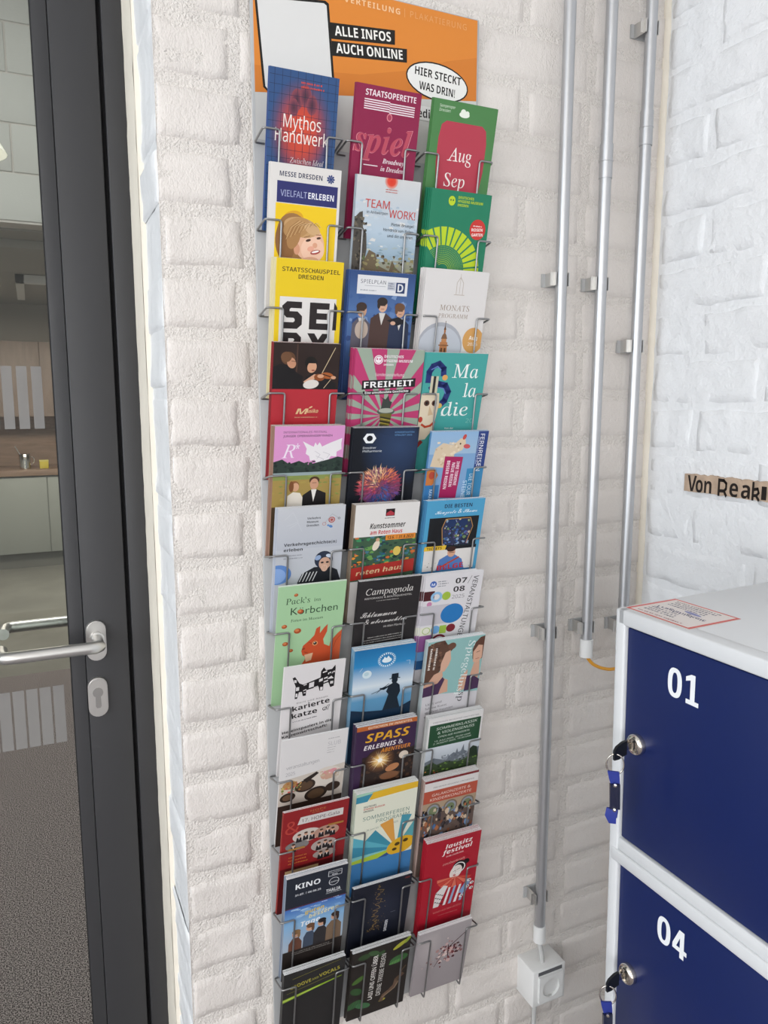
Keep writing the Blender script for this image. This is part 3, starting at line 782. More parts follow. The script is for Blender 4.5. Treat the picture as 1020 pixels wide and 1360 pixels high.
def keyset(yc, zc, label, sway):
    k = empty('locker_key', lt(LX - .03, yc, zc - .09), label, 'key', 'keys in the locker doors')
    X = LX - .004
    MB().box(X - .014, X + .002, yc - .0008, yc + .0008, zc - .0035, zc + .0035, M_chrome).xf(lt).build('blade', k)
    hd = [(X - .010, zc - .0085), (X - .010, zc + .0085), (X - .017, zc + .0075), (X - .025, zc + .0035), (X - .028, zc - .001), (X - .028, zc - .0120), (X - .021, zc - .0120), (X - .016, zc - .010)]
    MB().prism(hd, lambda u, v: (u, yc - .0016, v), lambda u, v: (u, yc + .0016, v), M_keyblk).xf(lt).build('head', k)
    rc = (X - .0255, yc, zc - .0175); pts = []
    for q in range(25):
        a = 2 * math.pi * q / 24; pts.append((rc[0] + .0100 * math.cos(a) * .8, rc[1] - .0095 * math.cos(a) * .6, rc[2] + .0125 * math.sin(a)))
    MB().tube(pts, .0009, M_chrome, 8, cap=False).xf(lt).build('ring', k)
    def ribbon(pts, wd, m, name, th=.0009):
        r = MB(); n = len(pts); vs = []
        for (x, y, z, ww, tw) in pts:
            dx, dy = math.cos(tw) * ww / 2, math.sin(tw) * ww / 2; ex, ey = -math.sin(tw) * th, math.cos(tw) * th
            vs += [(x - dx - ex, y - dy - ey, z), (x + dx - ex, y + dy - ey, z), (x + dx + ex, y + dy + ey, z), (x - dx + ex, y - dy + ey, z)]
        fs = [[4 * i + a, 4 * i + (a + 1) % 4, 4 * (i + 1) + (a + 1) % 4, 4 * (i + 1) + a] for i in range(n - 1) for a in range(4)] + [[0, 1, 2, 3], [4 * n - 4, 4 * n - 3, 4 * n - 2, 4 * n - 1]]
        r.add(vs, fs, m); return r.xf(lt).build(name, k)
    bx, by, bz = X - .028, yc, zc - .0255; tw = math.radians(-42 + sway)
    ribbon([(bx, by, bz, .0130, tw), (bx + .002, by, bz - .010, .0120, tw), (bx + .003, by - .001, bz - .018, .0100, tw + .25), (bx + .002, by, bz - .052, .0100, tw + .15), (bx, by, bz - .057, .0115, tw)], .012, M_strap, 'strap', .0012)
    ribbon([(bx + .001, by - .002, bz - .015, .0115, tw + .25), (bx + .002, by - .002, bz - .046, .0115, tw + .15)], .0115, M_dstrap, 'tag_sleeve', .0022)
    ribbon([(bx, by, bz - .046, .0125, tw), (bx - .002, by, bz - .055, .0128, tw), (bx + .001, by, bz - .065, .0080, tw)], .012, M_strap, 'strap_end', .0012)
    for dz in (-.0155, -.0460): MB().lathe((bx + .0005, by - .0035, bz + dz), (-.77, -.64, 0), [(0, .0022), (.002, .0020), (.0026, 0)], M_chrome, 12).xf(lt).build('rivet', k)
for k, num in enumerate(('01', '04', None, None)):
    za = zt - DH - k * ROWH
    d = MB().box(LX + .0045, LX + .02, LYN + PW + .0008, LY - PW - .0008, za + .0012, za + DH - .0018, M_blue, .0015).xf(lt).build('door', lk)
    if num: number(num, .566, za + .207, .0335, .0435, d); lock(.6285, za + .131, d)
keyset(.6285, zt - DH + .131, 'key with blue strap fob in the lock of the upper blue door', 0)
keyset(.6285, zt - DH - ROWH + .131, 'key with blue strap fob in the lock of the lower blue door', 14)

# sticker on the cabinet top, old lettering left bare on the right wall
ST = Art(122)
ST.rect(0, 0, 100, 122, '#c9584f'); ST.rect(4.5, 4.5, 95.5, 117.5, '#d9d0cc')
ST.text('Tragfähigkeit', 12, 62, 76, 11, '#3d3a5c', .02, .35); ST.micro(14, 84, 72, 5, '#5a5668', 3, 9, seed=4); ST.micro(12, 30, 55, 5, '#5a5668', 3, 9, seed=5); ST.micro(12, 110, 70, 4, '#5a4448', 1, seed=6); ST.micro(12, 14, 70, 4, '#8a4448', 1, seed=8)
ST.ell(60, 72, 14, 5, '#7d7fae', -10)
stk = MB().box(.622, .700, .567, .662, LZ - .0001, LZ + .0004, mat('sticker_film', '#d9d0cc', .4)).xf(lt).build('sticker')
tag(stk, 'red bordered white sticker on top of the grey locker', 'sticker')
sfn = lambda x, y, l: lt(.622 + y / 122 * .078, .662 - x / 100 * .095, LZ + .0006 + l * .00003)
so = (.661, .615, LZ); q = ST.build(ST.pic, 'sticker_print', stk, sfn, so); ST.letters('sticker_lettering', q, sfn, so)

vr = MB(); rr = random.Random(3); n = 40; ya, yb_, za, zb = .998, .770, -.1605, -.1290
top = [(ya + (yb_ - ya) * i / n, zb + rr.uniform(-.0012, .0014) - .0006 * math.sin(i)) for i in range(n + 1)]; bot = [(y, za + rr.uniform(-.0010, .0010)) for y, z in top]
vr.prism(top + bot[::-1], lambda u, v: (XC - .0045, u, v), lambda u, v: (XC + .004, u, v), mat('bare_sandy_brick', (.46, .34, .25), .85, vary=.22, vscale=45, bumps=[(150, .5, .002)]))
von = vr.build('lettering_strip'); tag(von, 'bare brick strip with old black hand painted lettering on the white wall', 'lettering')
VT = Art(40)
def vtext(s, x, y, w, h): VT.text(s, x, y, w, h, '#1d1512', .011)
vtext('V', 4, 13.2, 13, 12.4); vtext('o', 16, 13.4, 10, 12.6); vtext('n', 28, 13.2, 10, 12.2)
VT.line([(48, 1.6), (48, 13.2)], 2.8, '#1d1512'); VT.line([(48, 2), (54, 2), (57.5, 4), (57.5, 8), (55, 9.8), (49, 10)], 2.4, '#1d1512'); VT.line([(55, 10), (58, 13.2)], 2.6, '#1d1512')
vtext('e', 62, 13.2, 11, 13.0); vtext('a', 77, 13.2, 11, 12.6)
VT.line([(91.5, 1.2), (91.5, 13.2)], 2.6, '#1d1512'); VT.line([(92, 6), (97, 5.2), (98.5, 8), (96, 10), (92, 10.4)], 2.2, '#1d1512'); VT.line([(95.5, 10.2), (99, 13.2)], 2.4, '#1d1512')
vfn = lambda x, y, l: (XC - .0047 - l * .00001, .9965 - x / 100 * .1560, -.1296 - y / 13.2 * .0300)
q = VT.build(VT.pic, 'painted_strokes', von, vfn, (XC, .9, -.145)); VT.letters('painted_letter', von, vfn, (XC, .9, -.145))
VL = Art(40); VL.rect(3, 3, 9, 12.6, '#1d1512')
VL.build(VL.pic, 'painted_strokes', von, lambda x, y, l: (XC - .0047, .8425 - x / 100 * .1560, -.1296 - y / 13.2 * .0300), (XC, .83, -.145))

# ------------------------------------------------------------------ what is printed on each leaflet
def a1(A, Y):
    A.rect(0, 0, 100, Y, '#30507f')
    A.radial(48, 72, 47, 66, [(0, '#d24a32'), (.4, '#c44634'), (.62, '#964450'), (.82, '#574a6c'), (1, '#30507f')])
    for x, y, r in ((40, 34, 12), (52, 28, 12), (62, 38, 11), (36, 44, 10)): A.radial(x, y, r * .7, r * 1.1, [(0, '#4a2c3a'), (.5, '#653548'), (1, '#8a4450')])
    A.polys([[(x, 0), (x + .5, 0), (x + .5 + math.sin(x) * .8, Y), (x + math.sin(x) * .8, Y)] for x in range(7, 100, 11)], '#1d2440')
    A.polys([[(0, y), (100, y + math.sin(y)), (100, y + .5 + math.sin(y)), (0, y + .5)] for y in range(8, int(Y), 11)], '#1d2440')
    A.micro(45, 14, 38, 2.6, '#c2453a', 2, 5, seed=3)
    A.text('Mythos', 22, 69, 55, 16, '#efe3dc', -.004, f='i'); A.text('Handwerk', 11, 87, 78, 16, '#efe3dc', -.004)
    A.text('Zwischen Ideal', 34, 112, 50, 7, '#d9cfd0', -.006, .15, f='s')
def b1(A, Y):
    A.rect(0, 0, 100, Y, '#8a1c45')
    A.text('STAATSOPERETTE', 14, 13, 78, 7.5, '#eadbe0', .012)
    A.polys([[(13, y), (52, y), (52, y + 1.4), (13, y + 1.4)] for y in (17, 19.8, 22.6, 25.4, 28.2)] + [[(52, y), (91, y), (91, y + 1.4), (52, y + 1.4)] for y in (18.2, 21, 23.8, 26.6, 29.4)], '#eadbe0')
    A.text('spiel', 1, 82.6, 91, 36, '#d98490', .055, .25, f='Z'); A.text('spiel', 2.2, 82, 88.6, 34.6, '#8a1c45', .036, .25, f='Z'); A.text('spiel', 3, 82, 87, 34, '#b84a5c', -.006, .25, f='Z')
    A.ell(53, 36, 4.2, 5, '#d98490'); A.ell(53, 36, 3, 3.6, '#a83a55')
    A.text('Broadway', 48, 94, 34, 6.5, '#eadbe0', .014, .2, f='Z'); A.text('in Dresden', 46, 104, 36, 6.5, '#eadbe0', .014, .2, f='Z')
    A.rect(19, 98, 41, 99.2, '#eadbe0')
def c1(A, Y):
    A.rect(0, 0, 100, Y, '#4b7f49')
    A.poly([(22, 24), (78, 24), (85, 29), (88, 45), (88, 80), (84, 110), (88, 140), (88, Y), (12, Y), (12, 130), (16, 105), (12, 75), (12, 45), (15, 29)], '#b23b4c')
    A.text('Semperoper', 9, 9, 24, 3.4, '#d6e0cf', -.004, .1); A.text('Dresden', 9, 14, 17, 3.4, '#d6e0cf', -.004, .1)
    A.ell(48, 14, 8, 3.6, '#e6eadf'); A.ell(46, 11, 4, 3.5, '#e6eadf'); A.ell(52, 12, 3.4, 3, '#e6eadf')
    A.text('Aug', 30, 71, 37, 17, '#efe6e2', -.012, f='s'); A.text('Sep', 28, 103, 33, 17, '#efe6e2', -.012, f='s')
    A.rect(29, 70.2, 36, 71.2, '#efe6e2'); A.rect(38, 70.2, 45, 71.2, '#efe6e2')
def a2(A, Y):
    A.rect(0, 0, 100, Y, '#dcd8d4')
    A.text('MESSE DRESDEN', 13, 16, 60, 6.2, '#2a2f4d', .012)
    for k in range(9):
        t = 2 * math.pi * k / 9; A.ell(85 + 4 * math.cos(t), 13 + 4 * math.sin(t), 1.9, 1.2, '#2c3f75', math.degrees(t))
    A.ell(85, 13, 2.2, 2.2, '#2c3f75')
    A.rect(10, 22, 96, 49, '#2c2e68'); A.text('VIELFALT', 15, 41, 37, 8, '#aab0d0', -.014); A.text('ERLEBEN', 54, 41, 37, 8, '#e8e8ee', .016)
    A.rect(9, 50, 96, Y, '#ecc51a')
    A.ell(33, 72, 17, 13, '#d8a11e', -30); A.ell(36, 92, 24, 31, '#9a6f42', -14); A.ell(24, 100, 14, 26, '#8a5f36', -6)
    A.ell(58, 99, 22, 24, '#e3b497', -30); A.ell(64, 107, 17, 17, '#edc3a9', -30); A.ell(41, 108, 4.4, 7.4, '#d29878')
    A.ell(46, 79, 25, 13, '#c39a68', 8); A.ell(40, 80, 20, 13, '#b58a58', -20); A.ell(36, 92, 9, 17, '#a87c4c', 16); A.ell(62, 80, 12, 7, '#cda678', 22)
    for k in range(16): A.line([(22 + k * 3, 98 - k * 1.7), (30 + k * 2.6, 80 - k * .6), (42 + k * 2.2, 70 + k * .5)], .5, ('#8a6238', '#d8b684')[k % 2])
    A.ell(57, 95, 3.8, 1.7, '#4b3024', -18); A.ell(72, 91, 3.2, 1.5, '#4b3024', -14); A.line([(51, 91.5), (59, 89)], .9, '#8a5f42'); A.line([(68, 87), (75, 86.5)], .9, '#8a5f42')
    A.ell(67, 101, 3.4, 3.6, '#dba182'); A.ell(61, 106, 5, 3.4, '#e3a58c', -20); A.ell(68, 110, 7.4, 3.0, '#a8443f', -16); A.ell(68, 109.4, 5.6, 1.4, '#f3ebe6', -16)
    A.ell(62, 152, 32, 30, '#e0a030'); A.ell(60, 124, 14, 7, '#d9a685', -10)
def b2(A, Y):
    A.grad(0, 0, 100, 75, '#cfcfcf', '#b3c4d2'); A.grad(0, 75, 100, 112, '#b3c4d2', '#8fa7b8'); A.grad(0, 112, 100, Y, '#9a9a88', '#5c6250')
    A.speck(60, 0, 30, 100, 95, ['#c3ccd4', '#d6d6d4', '#a9bccb', '#bccad6'], 3, 8, 4, .5)
    A.speck(50, 20, 92, 100, 118, ['#8fa5b4', '#a5b3b6', '#7f96a4', '#c1c2b4'], 2, 6, 5, .4)
    A.poly([(0, 58), (7, 50), (12, 48), (14, 70), (20, 78), (22, 100), (18, 130), (24, 160), (0, Y)], '#4c463f')
    A.speck(70, 0, 56, 20, 150, ['#3a352f', '#5e564a', '#6b6253', '#2f2b27'], 1.5, 4, 6)
    A.poly([(18, 118), (26, 100), (36, 104), (44, 122), (60, 128), (64, 112), (70, 122), (82, 130), (100, 126), (100, Y), (10, Y)], '#6a5b45')
    A.speck(90, 12, 105, 100, 165, ['#4d4233', '#7d6c50', '#8c8158', '#5f6a44', '#a3a078'], 1.5, 4.5, 7, .8)
    A.radial(53, 4, 10, 10, [(0, '#d8331f'), (.6, '#d8452f'), (1, '#d9a79c')])
    A.micro(45, 16, 20, 1.5, '#c2574c', 2, 3.2, seed=2)
    A.text('TEAM', 15, 42, 38, 11, '#c7392f', .006); A.text('WORK!', 53, 53, 42, 11, '#c7392f', .006)
    A.text('in Antwerpen', 18, 50, 33, 4, '#454c58', -.004); A.text('Pieter Bruegel', 58, 64, 36, 4, '#33383f', 0); A.text('Hendrick van Balen', 46, 72, 48, 4, '#33383f', 0); A.text('und die anderen', 53, 80, 41, 4, '#33383f', 0)
def c2(A, Y):
    A.rect(0, 0, 100, Y, '#1f7a5a')
    cx, cy = 30, 112
    for k in range(13):
        t = math.radians(-128 + k * 11.4)
        A.poly([(cx + r * math.cos(t + d), cy + r * math.sin(t + d)) for r, d in ((36, -.07), (62, -.078), (62, .078), (36, .07))], '#b9cf27')
    dots = []
    for k in range(38):
        t = math.radians(-132 + k * 4.2)
        for q in range(11):
            r = 10 + q * 2.6; x, y = cx + r * math.cos(t), cy + r * math.sin(t); dots.append([(x - .7, y), (x, y - .7), (x + .7, y), (x, y + .7)])
    for k in range(24):
        for q in range(10):
            x, y = 12 + k * 3.1 + (q % 2) * 1.5, 116 + q * 2.6; dots.append([(x - .6, y), (x, y - .6), (x + .6, y), (x, y + .6)])
    A.polys(dots, '#9cc03a')
    A.ell(34, 14, 5.6, 6.6, '#b9cf27'); A.ell(32, 13, 1, 1.4, '#1f5a40'); A.ell(36, 13, 1, 1.4, '#1f5a40')
    A.text('DEUTSCHES', 44, 10, 26, 3.6, '#b9cf27', .012); A.text('HYGIENE-MUSEUM', 44, 15.2, 42, 3.6, '#b9cf27', .012); A.text('DRESDEN', 44, 20.4, 18, 3.4, '#b9cf27', .012)
    A.ell(82, 50, 13.5, 14.5, '#c8352f'); A.micro(74, 46, 15, 2, '#f0d8d4', 1, seed=2); A.text('ROSEN', 72, 53, 19, 4.2, '#f3e6e2', .02, 0, -4); A.text('GARTEN', 73, 60, 19, 4.2, '#f3e6e2', .02, 0, -4)
def a3(A, Y):
    A.rect(0, 0, 100, Y, '#e4c31a')
    A.text('STAATSSCHAUSPIEL', 9, 19, 86, 6.2, '#231d12', .022, 0, 0, 'm'); A.text('DRESDEN', 33, 29, 37, 6.2, '#231d12', .022, 0, 0, 'm')
    A.rect(7, 57, 92, Y, '#dedad6')
    K = '#241d1d'
    A.poly([(18, 64), (40, 64), (40, 74), (24, 74), (22, 76), (22, 79), (34, 79), (41, 86), (41, 99), (34, 106), (12, 106), (12, 96), (28, 96), (30, 94), (30, 91), (28, 89), (18, 89), (11, 82), (11, 71)], K)
    A.poly([(52, 64), (82, 64), (82, 74), (63, 74), (63, 80), (79, 80), (79, 90), (63, 90), (63, 96), (82, 96), (82, 106), (52, 106)], K)
    A.poly([(89, 62), (94, 70), (94, 106), (88, 106)], K)
    A.poly([(12, 112), (34, 112), (41, 119), (41, 128), (35, 134), (41, 150), (31, 150), (26, 136), (22, 136), (22, 150), (12, 150)], K); A.poly([(22, 121), (29, 121), (31, 123), (29, 127), (22, 127)], '#dedad6')
    A.poly([(50, 112), (61, 112), (67, 122), (73, 112), (84, 112), (73, 131), (84, 150), (73, 150), (67, 140), (61, 150), (50, 150), (61, 131)], K)
def b3(A, Y):
    A.grad(0, 0, 100, 60, '#2c4678', '#4d6da0'); A.grad(0, 60, 100, Y, '#4d6da0', '#22335a')
    A.speck(50, 0, 30, 100, 120, ['#3c5b90', '#5d7cae', '#2b4374', '#7590bb'], 3, 9, 3)
    A.rect(11, 6, 88, 34, '#dcdcde'); A.text('SPIELPLAN', 16, 18, 38, 5.6, '#3b3f4d', .004, sp=1.1); A.rect(22, 21, 54, 21.5, '#8a8d96'); A.micro(16, 29, 24, 2, '#9a9da6', 1, seed=2)
    A.rect(57, 14, 69, 26, '#b9bcc6'); A.micro(58, 17, 10, 1.6, '#4d5568', 3, 3.4, seed=4); A.rect(70, 14, 84, 30, '#273a66'); A.text('D', 72.5, 28, 9, 12, '#dcdcde', .03)
    for x, y, coat, hair, skin, w in ((21, 57, '#5a5560', '#3a2a22', '#c49a80', 15), (52, 48, '#4a3530', '#2f241e', '#cfa58c', 19), (80, 55, '#26304a', '#6a4a34', '#c79b80', 17)):
        A.poly([(x - w, 130), (x - w * .9, y + 22), (x - 5, y + 13), (x + 5, y + 13), (x + w * .9, y + 22), (x + w, 130)], coat)
        A.poly([(x - 5, y + 13), (x + 5, y + 13), (x, y + 32)], '#cfcbc6'); A.ell(x, y + 2, 7, 10, skin); A.ell(x - 1, y - 4, 8, 6.5, hair); A.ell(x - 6, y + 1, 2.4, 6, hair)
        A.line([(x - 3, y + 2), (x + 4, y + 2)], .8, '#3a2a26'); A.line([(x - 2, y + 7), (x + 2.5, y + 7)], .8, '#8a4a40')
    A.ell(22, 88, 10, 14, '#b9a79a'); A.poly([(60, 72), (78, 66), (92, 74), (76, 80)], '#1c1a20'); A.ell(70, 76, 4, 3, '#cfa58c')
def c3(A, Y):
    A.rect(0, 0, 100, Y, '#d9d5d3')
    A.line([(50, 18), (50, 36)], .8, '#b5a89c'); A.line([(60, 18), (60, 36)], .8, '#b5a89c'); A.line([(47, 36), (63, 36)], .9, '#b5a89c'); A.line([(50, 18), (55, 10), (60, 18)], .8, '#b5a89c'); A.line([(55, 5), (55, 34)], .6, '#b5a89c')
    A.text('MONATS', 27, 60, 47, 8.5, '#9a8878', -.008, sp=1.05, f='s'); A.text('PROGRAMM', 26, 71, 47, 6.4, '#9a8878', -.008, sp=1.05, f='s')
    A.ell(33, 116, 36, 38, '#a8aab2'); A.ell(33, 118, 34, 34, '#bcc0c8')
    A.rect(33, 108, 45, 145, '#b4774a'); A.rect(31, 112, 47, 114, '#8a5a36'); A.rect(35, 102, 43, 108, '#b98050'); A.poly([(34, 103), (44, 103), (42, 97), (39, 93), (36, 97)], '#7d5a40'); A.rect(37.6, 88, 40.4, 94, '#a5673c'); A.poly([(37, 89), (41, 89), (39, 82)], '#6a4a34'); A.line([(39, 76), (39, 84)], .8, '#5a4632'); A.rect(35, 117, 37.6, 124, '#5a3a26'); A.rect(40.4, 117, 43, 124, '#5a3a26')
    A.polys([[(33, y), (45, y), (45, y + 1), (33, y + 1)] for y in (127, 134)], '#8a5a36')
    A.ell(86, 104, 17, 20, '#cf9a58'); A.text('Aug', 79, 103, 14, 6, '#f0e6d8', .014); A.text('2025', 78, 112, 16, 4.6, '#f0e6d8', 0)
def a4(A, Y):
    A.rect(0, 0, 100, Y, '#2a1c18'); A.rect(34, 2, 36, 48, '#4a3228'); A.rect(0, 72, 100, Y, '#b02c36')
    A.poly([(0, 71.9), (0, 38), (10, 33), (24, 34), (36, 46), (46, 52), (44, 60), (48, 71.9)], '#151214')
    A.ell(22, 24, 10.5, 10, '#5e3f2a'); A.ell(27, 31, 6.5, 8.5, '#bf8a6c', -20); A.ell(19, 22, 8, 8, '#6b4a32'); A.line([(27, 28), (34, 29)], .8, '#2a1c18')
    A.ell(56, 30, 9, 9.5, '#15110f'); A.ell(58, 37, 7, 9, '#cf9c7c', 10); A.poly([(48, 31), (66, 31), (65, 27), (52, 25)], '#15110f'); A.ell(60, 42, 2.6, 1, '#8a3c34')
    A.poly([(46, 71.9), (50, 52), (60, 46), (78, 52), (96, 62), (98, 71.9)], '#181416')
    A.poly([(46, 60), (62, 48), (74, 50), (76, 54), (62, 56), (52, 64)], '#d0a184'); A.ell(58, 64, 12, 7, '#d9d3cc', -10)
    A.ell(82, 50, 10, 5, '#a35a2c', 8); A.ell(70, 53, 8, 5.5, '#8a4a24', 8); A.line([(76, 48), (97, 55)], 1.6, '#2a1a12'); A.ell(72, 51, 5, 3, '#cf9c7c'); A.ell(92, 53, 4, 2.6, '#cf9c7c')
    A.line([(74, 46), (92, 6)], 1, '#cdb894'); A.line([(78, 70), (88, 56)], .9, '#cdb894')
    A.text('M', 37, 112, 20, 9, '#dcb98c', .03, .15); A.text('usiko', 55, 110, 17, 6, '#dcb98c', .01, .3); A.ell(60, 101, 3, 1.2, '#dcb98c', -30); A.micro(36, 118, 36, 2, '#c9997a', 1, seed=7)
def b4(A, Y):
    A.rect(0, 0, 100, Y, '#b83a6c')
    cx, cy = 46, 96
    for k in range(15):
        t = math.radians(k * 24 + 5)
        A.poly([(cx, cy), (cx + 170 * math.cos(t), cy + 170 * math.sin(t)), (cx + 170 * math.cos(t + .19), cy + 170 * math.sin(t + .19))], '#98a696')
    A.ring(33, 15, 6.5, 1.2, '#efe6ea'); A.ell(33, 15, 4.6, 4.6, '#efe6ea'); A.ell(31, 14, 1, 1.4, '#b83a6c'); A.ell(35, 14, 1, 1.4, '#b83a6c')
    A.text('DEUTSCHES', 41, 12, 28, 3.8, '#efe6ea', .012); A.text('HYGIENE-MUSEUM', 41, 18, 42, 3.8, '#efe6ea', .012); A.text('DRESDEN', 41, 23, 14, 2.6, '#efe6ea', .01)
    A.text('Sonderausstellung', 30, 38, 42, 4, '#f0d6de', -.006)
    A.poly([(12, 45), (90, 40.5), (90, 53), (12, 58)], '#1c1a1b'); A.text('FREIHEIT', 15, 55.6, 72, 8.6, '#f3f0f0', .045, 0, -3.2)
    A.poly([(14, 60.5), (84, 56.5), (84, 62), (14, 66)], '#1c1a1b'); A.text('Eine unvollendete Geschichte', 17, 64.4, 64, 3.4, '#f3f0f0', .012, 0, -3.2)
    A.poly([(42, 88), (44, 72), (40, 68), (48, 72), (52, 66), (54, 74), (58, 76), (55, 88)], '#3a3f3c'); A.ell(50, 90, 13, 5.5, '#4d564f'); A.ell(50, 88.5, 11, 3.6, '#a9ada0')
    A.poly([(41, 93), (59, 93), (56, 120), (58, 150), (42, 150), (44, 118)], '#6d642c')
    A.polys([[(42, y), (58, y + 3), (58, y + 5), (42, y + 2)] for y in (97, 103, 109, 115, 121)], '#2f2b1c')
    A.polys([[(43, y), (57, y + 3), (57, y + 4), (43, y + 1)] for y in (100, 106, 112)], '#b9a545')
def c4(A, Y):
    A.rect(0, 0, 100, Y, '#459f9a')
    N = '#232f6e'
    A.line([(8, 44), (8, 30), (13, 21), (22, 17), (30, 24), (31, 33)], 9, N); A.ell(34, 38, 4.4, 4.4, '#d9a05c')
    A.line([(14, 56), (26, 48), (36, 50), (42, 60), (38, 74), (34, 78)], 9.5, N); A.ell(31, 82, 4, 4, '#d9b05c')
    A.line([(11, 26), (20, 21), (26, 26)], 1.6, '#5f78b8'); A.line([(24, 53), (34, 55), (38, 63)], 1.6, '#5f78b8'); A.rect(12, 36, 24, 62, '#c9c2a8'); A.rect(16, 36, 20, 62, '#2a2a2a')
    A.poly([(0, 64), (28, 62), (30, 80), (25, 120), (14, 136), (0, 138)], '#dccdb4'); A.ell(10, 78, 4.4, 4.6, '#5a3b30'); A.ell(22, 78, 4, 4.4, '#5a3b30'); A.ell(10, 78, 2, 2.4, '#141110'); A.ell(22, 78, 2, 2.4, '#141110')
    A.poly([(15, 82), (22, 96), (14, 98)], '#cbb08e'); A.line([(6, 112), (12, 116), (20, 114), (26, 108)], 3.4, '#c24a30'); A.ell(3, 104, 3.4, 4.6, '#b93d33'); A.line([(8, 140), (0, 150)], 6, '#8a2f2a')
    W_ = '#eaf1ee'
    A.text('Ma', 46, 38, 42, 22, W_, -.016, f='s'); A.text('la', 68, 68, 21, 22, W_, -.016, f='s'); A.text('die', 35, 98, 44, 22, W_, -.016, f='s')
    for x, y in ((45, 37), (60, 37), (67, 67), (35, 97), (58, 97)): A.rect(x, y, x + 6, y + 1, W_)
    A.text('20', 78, 110, 12, 7, '#7fc0ba', -.01); A.text('Von der', 44, 120, 15, 3.2, W_, 0); A.text('Leidenschaft', 50, 127, 26, 3.2, W_, 0)
def a5(A, Y):
    A.rect(0, 0, 100, 62, '#d592c4'); A.micro(9, 7, 0.1, 1, '#d592c4', 1)
    A.text('INTERNATIONALES FESTIVAL', 12, 11, 62, 3.3, '#3d2f3d', .006, sp=1.05); A.text('JUNGER OPERNSÄNGER*INNEN', 12, 17, 70, 3.3, '#3d2f3d', .006, sp=1.05)
    A.text('R', 11, 50, 19, 22, '#eadcea', -.012, .3, f='s'); A.text('*', 30, 42, 6, 14, '#eadcea')
    B_ = '#e6e2e4'
    A.poly([(40, 24), (50, 30), (56, 33), (58, 26), (61, 31), (64, 26), (68, 33), (80, 27), (97, 20), (96, 28), (97, 38), (90, 42), (90, 50), (82, 49), (78, 56), (74, 68), (70, 60), (62, 62), (58, 54), (52, 56), (50, 48), (45, 44), (46, 36)], B_)
    for p in ([(58, 40), (66, 46), (62, 52)], [(70, 42), (80, 46), (76, 52)], [(60, 48), (72, 54), (66, 58)]): A.line(p, .5, '#b5b0b8')
    A.poly([(0, 62), (0, 56), (12, 52), (22, 60), (36, 55), (50, 62), (64, 58), (80, 54), (92, 50), (100, 52), (100, 78), (0, 78)], '#2c3a34')
    A.speck(50, 0, 56, 100, 76, ['#22302a', '#33443a', '#1c2824'], 2, 4, 3)
    A.rect(0, 74, 100, 80, '#93a3a4'); A.rect(0, 79, 100, 88, '#84914f'); A.rect(0, 86, 100, Y, '#a28a4c'); A.speck(40, 0, 80, 100, 120, ['#8a9a50', '#a8924e', '#7d8a48'], 2, 6, 5, .4)
    A.ell(31, 95, 7, 7, '#8a5a36'); A.ell(33, 98, 5, 7, '#d0a080'); A.poly([(20, Y), (22, 112), (30, 106), (40, 108), (46, 120), (48, Y)], '#e0d8cc'); A.ell(27, 97, 3.4, 9, '#7a4c2c')
    A.ell(60, 88, 7.5, 6.5, '#4a3220'); A.ell(60, 94, 6.2, 9, '#c7967a'); A.poly([(42, Y), (44, 112), (56, 103), (64, 103), (78, 110), (82, Y)], '#1f1c1d'); A.poly([(56, 103), (64, 103), (60, 124)], '#e6e2dc'); A.line([(57, 92), (63, 92)], .7, '#3a2820')
    A.rect(0, 130, 100, Y, '#4a3a28')
def b5(A, Y):
    A.rect(0, 0, 100, Y, '#12151d'); A.radial(70, 30, 60, 75, [(0, '#2e4264'), (.5, '#233350'), (1, '#12151d')])
    rr = random.Random(5)
    cx, cy, R = 46, 98, 36
    pal = [(0, '#a03a55'), (45, '#5c4a92'), (90, '#2f6aa5'), (140, '#5a3f80'), (180, '#c2455a'), (225, '#d8876a'), (270, '#e7cfa6'), (315, '#d97a52'), (360, '#a03a55')]
    def pc(a, d):
        a %= 360
        for (p0, c0), (p1, c1) in zip(pal, pal[1:]):
            if a <= p1:
                t = (a - p0) / (p1 - p0); q = [int(int(c0[i:i + 2], 16) * (1 - t) + int(c1[i:i + 2], 16) * t) for i in (1, 3, 5)]
                return '#%02x%02x%02x' % tuple(max(0, min(255, int(v * d))) for v in q)
    A.ell(cx, cy, R * .9, R * .9, '#7a4560')
    for k in range(520):
        r = R * math.sqrt(rr.random()) ; t = rr.uniform(0, 2 * math.pi); L = rr.uniform(5, 10)
        x, y = cx + r * .88 * math.cos(t), cy + r * .88 * math.sin(t); q = t + rr.uniform(-.4, .4)
        A.layer += .06
        A.poly([(x - .8 * math.sin(q), y + .8 * math.cos(q)), (x + .8 * math.sin(q), y - .8 * math.cos(q)), (x + L * math.cos(q), y + L * math.sin(q))], pc(math.degrees(t) + 20 * rr.random() + (40 if r < R * .4 else 0), rr.uniform(.65, 1.2)), False)
    hx = [(24 + 10 * math.cos(math.radians(60 * k)), 17 + 9 * math.sin(math.radians(60 * k))) for k in range(6)]
    A.layer += 2; A.poly(hx, '#eceef0'); A.ell(24, 17, 4.6, 4.6, '#12151d')
    A.text('Dresdner', 15, 34, 20, 3.4, '#dfe3e8', .008); A.text('Philharmonie', 15, 39.5, 29, 3.4, '#dfe3e8', .008)
    A.text('KONZERTKARTEN', 62, 9, 30, 2.6, '#6f9fd0', 0); A.text('SPIELZEIT 2025', 62, 13.6, 27, 2.6, '#6f9fd0', 0)
    A.rect(0, 132, 100, Y, '#1a1114')
